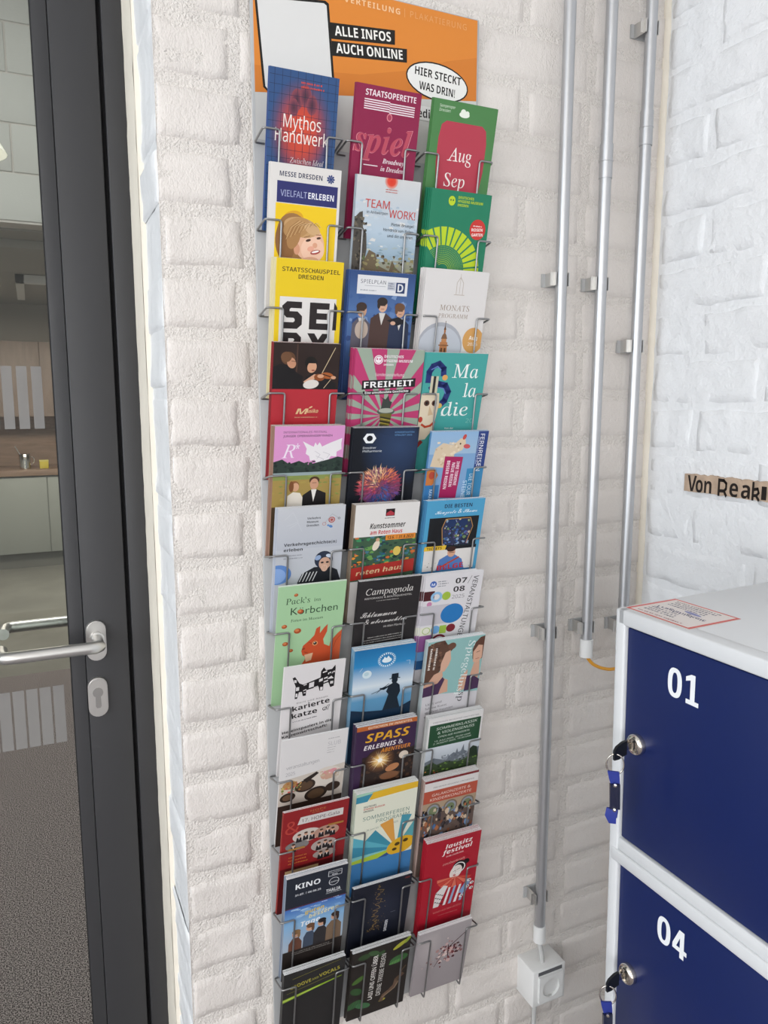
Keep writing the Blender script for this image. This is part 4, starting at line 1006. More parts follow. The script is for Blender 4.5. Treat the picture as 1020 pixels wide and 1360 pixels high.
def c5(A, Y):
    A.rect(0, 0, 100, Y, '#7fa4cc'); A.rect(82, 0, 100, 78, '#2e4280'); A.rect(70, 68, 100, Y, '#3d86b4'); A.grad(0, 0, 82, 40, '#8fb2d6', '#9db9d2')
    A.poly([(4, 62), (10, 30), (22, 20), (40, 24), (52, 12), (60, 14), (62, 24), (56, 34), (44, 40), (40, 66)], '#d8c4a8'); A.speck(30, 10, 18, 56, 60, ['#e4d4bc', '#c9b294', '#dccbb2'], 2, 4, 2)
    A.ell(58, 10, 3, 5, '#c24a44', 20); A.ell(64, 27, 6, 4, '#c9545a', 10); A.ell(52, 22, 1.4, 1.6, '#2a2220')
    A.poly([(0, 70), (12, 64), (20, 78), (10, 100), (0, 104)], '#c9793f'); A.ell(9, 78, 5, 7, '#b54a3a'); A.rect(0, 96, 24, Y, '#3a78b0')
    A.poly([(28, 44), (60, 46), (56, 122), (26, 120)], '#a8275c')
    A.text('FERNREISEN', 86, 5, 68, 7.4, '#f0f2f6', .006, 0, 90); A.micro(83, 10, 50, 2, '#9fb4d8', 1, rot=90, seed=2)
    for x, s, y0, L in ((50, 'IHRE TERMINE', 54, 44), (42, 'NEUE REISEN', 56, 44), (33, 'BESSER REISEN', 52, 52)): A.text(s, x, y0, L, 5.4, '#f2dce6', .012, 0, 92)
    A.text('DIE TOUR', 76, 78, 40, 7, '#d6eaf4', 0, 0, 92); A.text('STEINE', 66, 90, 32, 7, '#d6eaf4', 0, 0, 92); A.text('MANLEY', 8, 104, 34, 5, '#d6eaf4', 0, 0, 92)
def a6(A, Y):
    A.rect(0, 0, 100, Y, '#bcbfc6'); A.grad(0, 0, 100, 70, '#c3c5ca', '#b6bac3')
    for p in ([(10, 20), (22, 8), (30, 24), (14, 30)], [(18, 34), (30, 26), (36, 40)]): A.line(p, .4, '#cdd0d4')
    A.text('Verkehrs', 43, 21, 20, 3.6, '#3a3d45', .01); A.text('Museum', 43, 27, 17, 3.6, '#3a3d45', .01); A.text('Dresden', 43, 33, 18, 3.6, '#3a3d45', .01)
    A.ring(80, 24, 5, 1.6, '#b0564e'); A.ell(80, 24, 2.4, 2.4, '#b0564e'); A.ring(69, 30, 3, .9, '#b98a86'); A.ell(79, 35, 3.2, 2.2, '#5b85bd', 30); A.ell(75, 33, 1.6, 1.6, '#5b85bd'); A.ring(91, 22, 1.9, .7, '#4a4d55'); A.line([(69, 30), (80, 14), (91, 22)], .4, '#8a8d95')
    A.text('Verkehrsgeschichte(n)', 11, 64, 79, 5, '#24262b', .02); A.text('erleben', 11, 73, 28, 5, '#24262b', .02)
    A.micro(11, 81, 34, 2, '#8d9098', 2, 5, seed=4)
    A.ell(4, 112, 20, 17, '#5f86c4'); A.ell(2, 114, 14, 13, '#86a5d8')
    A.poly([(34, 128), (40, 114), (58, 104), (80, 104), (94, 112), (100, 130), (100, Y), (30, Y)], '#22242a'); A.polys([[(36 + k * 5, 128), (42 + k * 5, 112), (43.5 + k * 5, 112), (37.5 + k * 5, 128)] for k in range(5)], '#d0d0d2')
    A.ell(72, 92, 14, 15, '#2c3446'); A.ell(74, 99, 9, 11, '#caa28c'); A.ell(63, 88, 5, 4, '#8fa3c4', -40); A.ell(80, 86, 5, 3, '#c9d3e2', 20)
    A.ell(70, 97, 2.4, 1.6, '#241f20'); A.ell(78, 97, 2.4, 1.6, '#241f20'); A.ell(74, 107, 5, 6, '#d8b29c'); A.line([(72, 103), (72, 111)], .6, '#a87c68'); A.line([(75, 103), (75, 111)], .6, '#a87c68')
def b6(A, Y):
    A.rect(0, 0, 100, 54, '#dedbd8'); A.rect(0, 54, 100, Y, '#3f5a44')
    A.poly([(47, 9), (61, 9), (61, 21), (47, 21)], '#2a1c1e'); A.poly([(48, 16), (54, 12), (60, 16), (60, 20), (48, 20)], '#b03a44'); A.micro(46, 25, 16, 1.6, '#5a5658', 1, seed=2)
    A.text('Kunstsommer', 24, 41, 56, 9, '#231f20', .018, .12); A.text('am Roten Haus', 25, 51, 51, 7, '#c4333a', .012, .12)
    A.speck(120, 0, 54, 100, 112, ['#2f6a4a', '#3f8a5a', '#26404a', '#4a7a8c', '#c76a34', '#1f3a34', '#6a9a52'], 2, 7, 3, .6)
    A.speck(40, 0, 78, 100, 104, ['#d88a34', '#c9502e', '#24313c', '#2f5a7a'], 1.5, 5, 9, .5)
    A.poly([(50, 53), (98, 53), (98, 62), (50, 62)], '#dc8a38'); A.text('13.6. – 31.8.2025', 53, 60.4, 42, 5, '#3a2418', .014, .1)
    A.poly([(0, 106), (100, 98), (100, 120), (0, 128)], '#a8322c'); A.text('roten haus', 8, 120, 76, 8, '#d8b890', .012, .2, -4)
    A.ell(36, 70, 5, 9, '#e0d4c0', 20); A.ell(38, 60, 3, 3, '#c9a080'); A.ell(70, 82, 6, 8, '#d8c060')
    A.rect(0, 130, 100, Y, '#d9d5d2'); A.text('P', 16, 150, 8, 12, '#3a3438', .01)
def c6(A, Y):
    A.rect(0, 0, 100, Y, '#4f9cc4')
    A.text('DIE BESTEN', 30, 14, 48, 6.5, '#20304c', .02); A.text('Konzerte & Shows', 15, 24, 73, 6.8, '#e6eef2', .004, .35, f='c')
    A.rect(7, 31, 93, 84, '#1a1c20'); A.poly([(34, 34), (78, 34), (84, 50), (74, 82), (36, 82), (30, 50)], '#2f3550')
    A.speck(110, 34, 34, 80, 82, ['#4a6aa8', '#8aa0b8', '#6f8a5a', '#5a4a7a', '#c9b890', '#3a5a94', '#22283c'], 1.2, 3.6, 3)
    A.line([(34, 80), (30, 50), (35, 34), (78, 34), (84, 50), (76, 80)], 1.2, '#b98a50'); A.ell(46, 42, 8, 7, '#22355e'); A.ell(66, 42, 8, 7, '#22355e')
    A.rect(5, 84, 95, 90, '#1a1c20'); A.poly([(4, 82), (42, 82), (40, 90), (3, 90)], '#e0b83a'); A.text('TICKETS', 8, 88.4, 26, 4.4, '#2a2418', .012)
    A.rect(4, 90, 94, 128, '#dcd8d4'); A.poly([(28, 128), (32, 108), (46, 100), (58, 100), (72, 110), (78, 128)], '#4f78b4'); A.ell(52, 96, 7, 8.5, '#cf9f84'); A.ell(51, 89.5, 8, 5, '#3a2420'); A.line([(48, 96), (57, 96)], .9, '#2a2020')
    A.line([(36, 122), (66, 106)], 3, '#b04a34'); A.text('BELGE', 30, 128, 46, 9, '#c22f30', .03, 0, -3); A.speck(16, 6, 112, 90, 128, ['#8a8a7c', '#5a5a50'], .5, 1.4, 4)
    A.rect(4, 128, 94, Y, '#3a7aa8')
def a7(A, Y):
    A.rect(0, 0, 100, Y, '#a2c79c')
    A.text("Pack's", 12, 33, 35, 11, '#27452f', -.002, f='s'); A.text('ins', 53, 32, 10, 6.5, '#27452f', 0, f='s'); A.text('Körbchen', 20, 53, 70, 13, '#27452f', -.002, f='b'); A.text('Ferien im Museum', 21, 66, 48, 5, '#2f4a37', -.006, f='s')
    for x, y, r in ((26, 17, 3), (34, 48, 4.4), (12, 73, 4), (32, 84, 5.4), (15, 106, 4.2), (24, 120, 3.4)):
        A.ell(x, y, r, r * .92, '#a84f2c'); A.ell(x - r * .2, y - r * .25, r * .6, r * .5, '#cf7f4e', 20)
    O = '#c4502e'
    A.poly([(80, 140), (84, 112), (94, 98), (100, 92), (100, 150), (78, 150)], '#c65a34'); A.line([(86, 140), (92, 112), (99, 102)], 1, '#a33e24')
    A.poly([(40, 124), (42, 114), (52, 104), (58, 96), (60, 84), (66, 80), (66, 94), (72, 84), (77, 78), (77, 92), (72, 106), (74, 116), (92, 128), (92, 150), (42, 150), (48, 138), (42, 132)], O)
    A.line([(50, 108), (56, 112)], 1, '#9a3a22'); A.ell(60, 112, 4.2, 4.4, '#d89a6a'); A.ell(60, 112, 2.6, 2.8, '#1c1412'); A.ell(59.4, 111, .8, .8, '#f0eae4'); A.ell(43, 120, 2.6, 1.8, '#8a3422', -30); A.poly([(45, 132), (58, 130), (56, 144), (48, 146)], '#e0b896'); A.line([(44, 126), (50, 129)], .7, '#6a2a1c')
def b7(A, Y):
    A.rect(0, 0, 100, Y, '#2b2829')
    A.text('Campagnola', 12, 27, 76, 12, '#e0dcd8', -.008, .1, f='s'); A.ell(16, 22, 3, 3.6, '#2b2829')
    A.text('RISTORANTE & BOUTIQUEHOTEL', 11, 35, 76, 3.2, '#d6d2ce', .006); A.micro(30, 40, 36, 1.8, '#a8a4a0', 1, seed=3)
    A.text('Schlummern', 7, 69, 58, 11, '#d9d5d2', -.012, .4, f='c'); A.text('& ubernachten', 14, 82, 70, 9, '#d9d5d2', -.012, .4, f='c')
    A.text('im Alten Pfarrhaus', 46, 92, 36, 4, '#c9c5c2', -.006, .1)
    A.micro(22, 110, 58, 2, '#b0aca8', 1, rot=-2, seed=5); A.micro(16, 115, 66, 2, '#b0aca8', 2, 4.5, rot=-2, seed=6)
def c7(A, Y):
    A.rect(0, 0, 100, Y, '#dad7da')
    A.ell(14, 17, 5.6, 6, '#3a5fae'); A.text('M', 11, 20, 6, 5, '#dfe6f2', .02); A.micro(22, 14, 18, 2, '#6a6d78', 3, 4.4, seed=3)
    A.text('07', 52, 20, 20, 10, '#221f20', .03, .12); A.text('08', 50, 36, 20, 10, '#221f20', .03, .12); A.text('2025', 49, 49, 22, 7, '#8a878c', -.016); A.line([(74, 22), (80, 8)], .7, '#3a383a')
    A.rect(0, 30, 18, 48, '#4c1f24'); A.ring(22, 42, 10, 4.6, '#8fb9dc'); A.ell(39, 42, 7.4, 8, '#a3bd48'); A.ell(11, 55, 4.4, 4.6, '#c583a8')
    A.rect(0, 58, 46, 96, '#c3bfc6'); A.ell(53, 78, 20, 19, '#2a76b8', -20)
    A.rect(0, 100, 20, 116, '#e0e0cf'); A.ring(11, 107, 7, 1.4, '#aebf7a'); A.ell(27, 107, 8, 8, '#6fa5d4'); A.rect(34, 100, 46, 116, '#9dba4a'); A.ell(54, 107, 8, 8, '#7c2530', -20)
    A.rect(0, 116, 22, 148, '#9a609c'); A.ring(35, 130, 13, 4, '#76222c'); A.rect(0, 148, 30, 166, '#6fa5d8'); A.rect(0, 166, 40, 184, '#2f5f94')
    A.text('VERANSTALTUNGEN', 84, 8, 130, 9, '#3a3739', -.006, .1, 98)
def a8(A, Y):
    A.rect(0, 0, 100, Y, '#dcd8d8'); K = '#1d1a1c'
    q = lambda pts: A.poly([(x * 1.12 - 3, y * 1.0 + (60 - x) * .06) for x, y in pts], K)
    A.poly([(14, 26), (18, 24), (26, 40), (32, 44), (60, 34), (60, 20), (84, 18), (84, 58), (78, 60), (74, 48), (66, 50), (66, 64), (60, 64), (58, 54), (38, 58), (38, 70), (33, 70), (31, 60), (26, 60), (24, 74), (20, 74), (20, 46)], K)
    wq = lambda x0, y0, x1, y1, sk=-2: A.poly([(x0, y0), (x1, y0 + sk), (x1, y1 + sk), (x0, y1)], '#dcd8d8')
    for b in ((17, 30, 21, 36, 2), (21, 48, 26, 56, 0), (33, 45, 38, 47), (42, 43, 50, 54), (58, 38, 64, 44), (50, 54, 57, 55.5), (33, 57, 38, 59), (66, 44, 73, 47), (21, 62, 24, 70, 0), (34, 62, 37, 64, 0), (61, 56, 65, 63, 0), (77, 46, 82, 52, 0), (72, 26, 77, 30), (79, 25, 83, 29), (63, 22, 70, 25), (66, 36, 72, 39)): wq(*b)
    A.ell(75, 28, 1.2, 1.4, K); A.ell(81, 27, 1.2, 1.4, K); A.poly([(60, 20), (64, 12), (68, 19)], K); A.poly([(78, 18), (83, 10), (84, 19)], K); A.line([(70, 42), (76, 38), (82, 43)], .8, K); A.poly([(70, 40), (78, 33), (83, 40)], '#dcd8d8'); A.line([(70, 40), (78, 33), (83, 40)], 1, K)
    A.text('Dorit und Annett', 24, 86, 52, 3.6, '#5a5658', -.012, 0, -5, sp=1.2)
    A.text('karierte', 18, 102, 62, 11, K, .035, 0, -7); A.text('katze', 18, 119, 42, 11, K, .035, 0, -7); A.ring(72, 108, 4, 1, K); A.line([(70, 112), (78, 100)], .8, K); A.line([(77, 112), (80, 100)], .8, K)
    A.micro(20, 128, 40, 2.4, '#77737a', 1, rot=-6, seed=3)
    A.text('Hereinspaziert in die', 4, 152, 84, 6, K, .02, 0, -8); A.text('Katzenwirtschaft!', 4, 162, 76, 6, K, .02, 0, -8)
def b8(A, Y):
    A.grad(0, 0, 100, 34, '#1f6ba2', '#2f86bd'); A.grad(0, 34, 100, 76, '#2f86bd', '#d3dde4'); A.grad(0, 76, 100, 104, '#d3dde4', '#5c93b8'); A.grad(0, 104, 100, Y, '#5c93b8', '#15395e')
    A.ring(53, 26, 15, 1, '#8fc0dc'); A.ell(53, 27, 8, 5, '#dfe9ee'); A.poly([(46, 27), (49, 19), (52, 24), (55, 18), (60, 27)], '#dfe9ee')
    for k in range(22):
        t = math.radians(k * 360 / 22); A.ell(53 + 12.4 * math.cos(t), 26 + 12.4 * math.sin(t), .9, 1.6, '#e6eef2', math.degrees(t) + 90)
    A.ell(22, 50, 7.5, 8, '#d0dfe6'); A.ell(21, 49, 4, 4, '#b5cfd8'); A.line([(14, 36), (10, 42)], .6, '#cfe0ea'); A.line([(86, 34), (92, 34), (92, 42)], .6, '#cfe0ea')
    S = '#16232f'
    A.poly([(52, 132), (58, 108), (60, 98), (56, 92), (60, 80), (66, 76), (72, 76), (78, 82), (80, 96), (76, 108), (82, 132)], S); A.ell(69, 71, 5, 6.4, S); A.rect(60, 66, 78, 67.6, S); A.poly([(63, 66), (63.5, 57), (74.5, 57), (75, 66)], S)
    A.line([(62, 80), (52, 86), (46, 84)], 3.2, S); A.ell(52, 84, 6, 2.4, S, -16); A.line([(40, 92), (60, 76)], .9, S); A.line([(32, 92), (48, 86)], .9, S)
    A.poly([(0, 120), (20, 126), (50, 130), (80, 130), (100, 120), (100, Y), (0, Y)], '#12293f')
def c8(A, Y):
    A.rect(0, 0, 100, Y, '#8fbab8')
    A.poly([(0, 8), (12, 2), (28, 0), (34, 10), (44, 8), (48, 16), (42, 24), (36, 30), (34, 50), (24, 66), (16, 84), (0, 90)], '#5d4236'); A.speck(30, 2, 4, 32, 60, ['#6f5042', '#4c342a', '#7d5c4a'], 2, 5, 3); A.ell(42, 14, 7, 7, '#6a4a3c')
    A.poly([(32, 26), (40, 22), (42, 36), (43, 42), (40, 54), (34, 66), (26, 68), (26, 48)], '#d6ab94'); A.poly([(16, 70), (30, 64), (32, 76), (24, 88), (10, 92), (8, 84)], '#d0a48c')
    A.poly([(0, 90), (14, 84), (30, 78), (42, 86), (44, 112), (0, 118)], '#cfa38c'); A.poly([(0, 96), (24, 90), (32, 78), (36, 84), (30, 104), (28, 114), (0, 118)], '#4a3252')
    A.poly([(80, 28), (84, 14), (92, 4), (100, 2), (100, 50), (88, 58), (82, 48)], '#5d3d30'); A.poly([(82, 34), (90, 20), (98, 22), (99, 48), (93, 60), (84, 56)], '#d4a890'); A.line([(88, 36), (94, 34)], 1, '#3a2620'); A.line([(88, 50), (94, 49)], 1.2, '#a85a52')
    A.poly([(86, 58), (96, 56), (98, 80), (96, 100), (84, 104), (82, 80)], '#cfa38c'); A.poly([(62, 90), (70, 78), (76, 70), (78, 112), (64, 116)], '#d0a48c'); A.poly([(76, 84), (86, 84), (100, 96), (100, 116), (74, 118)], '#4a3252')
    A.poly([(0, 116), (30, 114), (100, 122), (100, Y), (0, Y)], '#cfccd0')
    A.text('Spiegelinsp', 72, 8, 122, 12, '#e3ecea', -.012, 0, 96, f='s'); A.text('sp', 66, 118, 20, 12, '#2f2c34', -.012, 0, 96, f='s')
    A.micro(14, 14, 56, 4, '#e3dcd4', 2, 9, rot=92, seed=4)
    for k, s in enumerate(('Licht und', 'Schöne Kunst', 'von Ihren Freunden', 'der Mode')): A.text(s, 8, 136 + k * 9, (28, 38, 50, 40)[k], 4.6, '#4a474e', -.004, 0, -4)
def a9(A, Y):
    A.rect(0, 0, 100, Y, '#d9d6d5'); A.micro(70, 14, 18, 1.6, '#9a979a', 1, seed=2); A.text('SLUB', 70, 28, 20, 8, '#b5b2b5', -.022); A.micro(70, 33, 14, 1.4, '#9a979a', 3, 5, seed=5)
    A.text('veranstaltungen', 9, 62, 50, 7, '#a3a0a3', -.02, 0, -4, sp=.95); A.text('2025', 9, 76, 14, 7, '#a3a0a3', -.02, 0, -4)
    A.poly([(0, 84), (50, 78), (100, 70), (100, Y), (0, Y)], '#c9bfb4')
    for x, y, r, c in ((16, 98, 18, '#d0c4b6'), (72, 92, 24, '#d6cdc2'), (40, 104, 16, '#3a2e28'), (14, 122, 12, '#30261f'), (58, 126, 18, '#2f2620'), (84, 118, 12, '#3a2c24')): A.ell(x, y, r, r * .8, c, -12)
    for x, y, r, c in ((40, 104, 12, '#5a4636'), (14, 122, 8, '#6a5240'), (58, 126, 13, '#54402f'), (76, 90, 13, '#c9a08c'), (82, 84, 7, '#d8949a'), (16, 96, 11, '#b58a5a')): A.ell(x, y, r, r * .78, c, -12)
    A.speck(34, 2, 86, 34, 112, ['#a8703c', '#c28a4c', '#c9b06a', '#7a8a4a', '#d05a50'], 1.2, 3, 3); A.speck(24, 62, 80, 92, 100, ['#d88a94', '#c9b49a', '#e0c8b8'], 1.2, 3, 4)
    A.poly([(36, 90), (56, 78), (60, 82), (42, 98)], '#2c2420'); A.rect(0, 138, 100, Y, '#3a2c26')
def b9(A, Y):
    A.rect(0, 0, 100, Y, '#3a2544'); A.rect(0, 0, 100, 9, '#b5622f'); A.text('GUTSCHEIN IM INNENTEIL', 18, 7, 74, 4.4, '#ead2b8', .014, .1)
    A.poly([(12, 64), (100, 60), (100, Y), (8, Y)], '#2a1f1c')
    A.speck(60, 12, 64, 100, 125, ['#3a2a24', '#1c1614', '#4d362a', '#5a4030'], 2, 6, 3)
    rr = random.Random(9)
    A.radial(42, 76, 26, 26, [(0, '#fff2d0'), (.25, '#e8b868'), (.6, '#6a452c'), (1, '#2a1f1c')])
    for k in range(60):
        t = rr.uniform(0, 6.28); L = rr.uniform(8, 24); A.layer += .1; A.poly([(42 - .5 * math.sin(t), 76 + .5 * math.cos(t)), (42 + .5 * math.sin(t), 76 - .5 * math.cos(t)), (42 + L * math.cos(t), 76 + L * math.sin(t))], rr.choice(['#f6e2b0', '#e2b46a', '#fff6e0']), False)
    A.layer += 1; A.ell(42, 76, 4, 4, '#fffaf0'); A.ell(64, 96, 12, 7, '#b07850', -20); A.ell(82, 74, 8, 8, '#d8c8b8'); A.ell(60, 112, 16, 8, '#7a5238')
    A.text('SPASS', 15, 34, 74, 17, '#dba22e', .05, .1); A.text('ERLEBNIS &', 13, 49, 66, 9, '#e6dfe0', .035, .2); A.text('ABENTEUER', 42, 60, 50, 8, '#d88a34', .04, .1)
def c9(A, Y):
    A.rect(0, 0, 100, Y, '#dcd9d8'); A.text('DRESDNER RESIDENZ ORCHESTER', 8, 10, 84, 2.6, '#77747a', 0, .1)
    A.rect(3, 14, 97, 62, '#234a30')
    for s, x, y, w, h in (('SOMMERKLASSIK', 15, 26, 76, 5.4), ('& VIOLENGENUSS', 18, 35, 68, 5.4), ('OPEN AIR KONZERTE', 20, 43, 58, 3.6), ('13. JULI 2025, 20.00 UHR', 14, 51, 66, 3), ('2. AUGUST 2025, 19.30 UHR', 12, 56.4, 70, 3)): A.text(s, x, y, w, h, '#d8e0d6', -.002, .15, -2)
    A.grad(0, 62, 100, 96, '#ccd2da', '#aab2ba'); A.poly([(0, 92), (16, 86), (30, 92), (44, 88), (52, 82), (56, 84), (58, 74), (61, 84), (66, 82), (70, 68), (72, 82), (80, 88), (100, 80), (100, 112), (0, 112)], '#666d76')
    A.speck(24, 30, 84, 82, 100, ['#78808a', '#8a9098', '#585e66'], 1.5, 4, 4, 1.2); A.poly([(78, 104), (82, 82), (88, 76), (96, 80), (100, 104)], '#20301f')
    A.poly([(0, 100), (14, 94), (22, 102), (40, 98), (60, 104), (100, 98), (100, Y), (0, Y)], '#33422a'); A.speck(80, 0, 98, 100, 130, ['#26361f', '#4c6a34', '#6a8a3c', '#3a522c', '#1c2a1a'], 1.5, 4, 5, .7); A.speck(12, 0, 112, 30, 130, ['#b0463a', '#d88a4a'], .8, 2, 6)
def a10(A, Y):
    A.rect(0, 0, 100, Y, '#8c2124'); A.text('HOPE', 40, 10, 24, 4, '#a8643a', .02); A.text('GALA', 43, 13.6, 17, 2.4, '#a8643a', .01)
    A.text('&', 4, 48, 22, 26, '#b04038', .03); A.poly([(26, 17), (92, 17), (92, 32), (22, 32), (24, 24)], '#cfc9c6'); A.text('17. HOPE-Gala', 28, 28.4, 58, 6.6, '#4a3a3a', -.006)
    A.ell(38, 58, 22, 14, '#c9bdb4'); A.ell(68, 60, 20, 13, '#b08a7a'); A.ell(24, 76, 18, 10, '#7a7674'); A.ell(66, 88, 20, 13, '#a89a94'); A.ell(68, 108, 18, 9, '#988a84')
    for cx, cy in ((26, 58), (36, 56), (46, 58), (60, 58), (70, 56), (78, 60), (58, 86), (68, 84), (76, 88), (62, 107), (72, 106), (18, 76)):
        A.poly([(cx - 4.6, cy + 12), (cx - 3.6, cy + 2), (cx + 3.6, cy + 2), (cx + 4.6, cy + 12)], '#231d1f'); A.ell(cx, cy - 1.5, 2.7, 3.6, '#cf9f86'); A.ell(cx, cy - 4, 2.8, 2, '#4a3428'); A.poly([(cx - 1, cy + 2), (cx + 1, cy + 2), (cx, cy + 7)], '#e0dad6')
    A.rect(70, 45, 94, 49, '#a8783c'); A.rect(10, 80, 36, 84, '#a8783c'); A.micro(12, 100, 34, 2.4, '#c9793c', 3, 7, seed=4)
    A.rect(0, 122, 100, Y, '#5a1518'); A.rect(8, 128, 60, 140, '#c9a87a')
def b10(A, Y):
    A.rect(0, 0, 100, Y, '#dedfcd'); A.rect(0, 0, 100, 7, '#9ec6b0'); A.poly([(26, 2), (100, -2), (100, 12), (20, 16)], '#ddb02f'); A.poly([(0, 6), (26, 4), (18, 18), (0, 18)], '#3f8ba4')
    for k, s in enumerate(('DEUTSCHES', 'HYGIENE-MUSEUM', 'DRESDEN')): A.text(s, 13, 30 + k * 4.6, (20, 34, 16)[k], 3.3, ('#4a4648', '#c04a40', '#4a4648')[k], .016)
    A.text('SOMMERFERIEN', 13, 56, 76, 7.4, '#5d8078', -.016, sp=1.05); A.text('PROGRAMM', 35, 66, 55, 7.4, '#5d8078', -.016, sp=1.05); A.text('26. Juni bis 10. August 2025', 20, 79, 52, 3.6, '#7a8a80', -.008, 0, -4)
    c = (72, 128)
    for a, b, col, r in ((-180, -163, '#3a86a0', 110), (-163, -150, '#5aa9bb', 110), (-150, -128, '#3d8aa0', 60), (-118, -98, '#d89a48', 64), (-85, -70, '#4a94a6', 66), (-60, -30, '#5aa0a8', 70), (-205, -186, '#a8bf3a', 110), (-225, -205, '#2f4f86', 110), (-186, -180, '#7fc0c0', 110), (-250, -225, '#3f7ab0', 110)):
        A.poly([c, (c[0] + r * math.cos(math.radians(a)), c[1] + r * math.sin(math.radians(a))), (c[0] + r * math.cos(math.radians(b)), c[1] + r * math.sin(math.radians(b)))], col)
    A.ell(80, 126, 24, 17, '#d8a82a', -18); A.ell(74, 122, 4.4, 3.6, '#4a3a18', -18); A.ell(88, 118, 4.4, 3.6, '#4a3a18', -18); A.ell(70, 132, 4, 3, '#4a3a18'); A.rect(0, 142, 100, Y, '#3f7ab0')
def c10(A, Y):
    A.rect(0, 0, 100, Y, '#5f4f48'); A.rect(0, 0, 100, 5, '#7c2c2e'); A.rect(0, 5, 100, 23, '#d9d4d2'); A.text('DRESDNER RESIDENZ ORCHESTER', 16, 18, 76, 2.8, '#6a666a', 0, .1)
    A.rect(0, 23, 100, 50, '#b0503c'); A.text('GALAKONZERTE &', 15, 36, 72, 5.6, '#e6d2c6', 0, .1, -1); A.text('KINDERKONZERTE', 12, 46, 78, 5.6, '#e6d2c6', 0, .1, -1)
    A.rect(0, 50, 100, 74, '#a8927a')
    for x in (8, 40, 72): A.ell(x + 12, 66, 13, 14, '#7a6a5a'); A.ell(x + 12, 67, 10.5, 12, '#8a9098'); A.ell(x + 12, 69, 8, 10, '#6f7a5a')
    A.speck(150, 0, 64, 100, 140, ['#2a2426', '#3a3438', '#7a4a34', '#a86a44', '#4a6a94', '#c9b49a', '#5a4a42', '#1f1c20', '#6f8ab0'], 1.5, 5, 7, 1.7)
def a11(A, Y):
    A.rect(0, 0, 100, 66, '#232833'); A.text('KINO', 15, 27, 40, 11, '#eceef0', .04); A.text('31.07. – 06.08.25', 15, 42, 42, 4, '#d8dade', .014)
    A.ring(79, 12, 0.1, .1, '#dfe1e4'); A.line([(68, 7), (90, 7), (90, 18), (68, 18), (68, 7)], .7, '#dfe1e4'); A.text('Programmkino', 69.5, 11.6, 19, 2.4, '#dfe1e4', 0); A.text('Ost', 74, 16.6, 9, 3, '#dfe1e4', .01)
    A.ring(78, 31, 8.5, .8, '#dfe1e4'); A.text('Casablanca', 70.5, 33, 15, 3, '#dfe1e4', .006, .2); A.text('THALIA', 66, 53, 24, 7, '#dfe1e4', .014); A.rect(66, 55, 92, 55.6, '#dfe1e4'); A.rect(0, 66, 100, 68, '#5a2438')
    A.grad(0, 68, 100, 106, '#3f6cb4', '#86b2d8'); A.grad(0, 106, 100, Y, '#86b2d8', '#c9b8a4'); A.speck(26, 0, 70, 100, 100, ['#5a86c4', '#7fa8d6', '#9fc0de'], 4, 10, 3, .4)
    A.micro(42, 75, 9, 1.6, '#dfe8f0', 1, seed=1); A.micro(60, 71, 9, 1.6, '#dfe8f0', 1, seed=2); A.micro(80, 68, 9, 1.6, '#dfe8f0', 1, seed=3)
    A.text('guten', 33, 88, 32, 8, '#e2c34a', .03, .1, -4); A.text('und die', 48, 92, 22, 4, '#dfe2d0', .01, .1, -4); A.text('besseren', 40, 100, 50, 8, '#e2d9a8', .03, .1, -6); A.text('Tage', 28, 115, 32, 11, '#eceef0', .03, .1, -5)
    for x, y, co, h, w in ((20, 128, '#6a4434', '#8a6a48', 12), (43, 122, '#3f4a5c', '#6a4a34', 11), (62, 118, '#2f2c2e', '#241e1e', 13), (84, 112, '#7a6450', '#3a2a24', 14)):
        A.poly([(x - w, Y), (x - w * .9, y + 20), (x - 5, y + 9), (x + 5, y + 9), (x + w * .9, y + 20), (x + w, Y)], co); A.ell(x, y, 6, 8, '#cfa084'); A.ell(x + 1, y - 5, 7, 5, h); A.ell(x + 5.5, y + 2, 2.4, 8, h)
        A.line([(x - 4, y), (x + 3, y)], 1, '#2a2224')
    A.rect(0, 165, 100, Y, '#2a2422'); A.micro(15, 172, 70, 2, '#8a8680', 2, 4, seed=5)
def b11(A, Y):
    A.rect(0, 0, 100, Y, '#191c28'); A.radial(60, 60, 45, 55, [(0, '#222739'), (1, '#191c28')])
    rr = random.Random(4); pts = []
    for k in range(46): pts.append((48 + rr.uniform(-7, 7) - k * .18, 6 + k * 2.3))
    A.line(pts, .6, '#a8894a'); A.speck(50, 32, 20, 60, 115, ['#a8894a', '#7a643a', '#c9aa64'], .3, .9, 5); A.speck(30, 30, 88, 52, 112, ['#8a703e', '#5a4a30'], .5, 1.6, 6)
    A.text('DRESDEN', 66, 122, 26, 5, '#dcdce0', .02, 0, -88); A.text('2025', 88, 8, 8, 3, '#a03a34', .01); A.micro(70, 80, 8, 2, '#8a8d98', 1, seed=3)
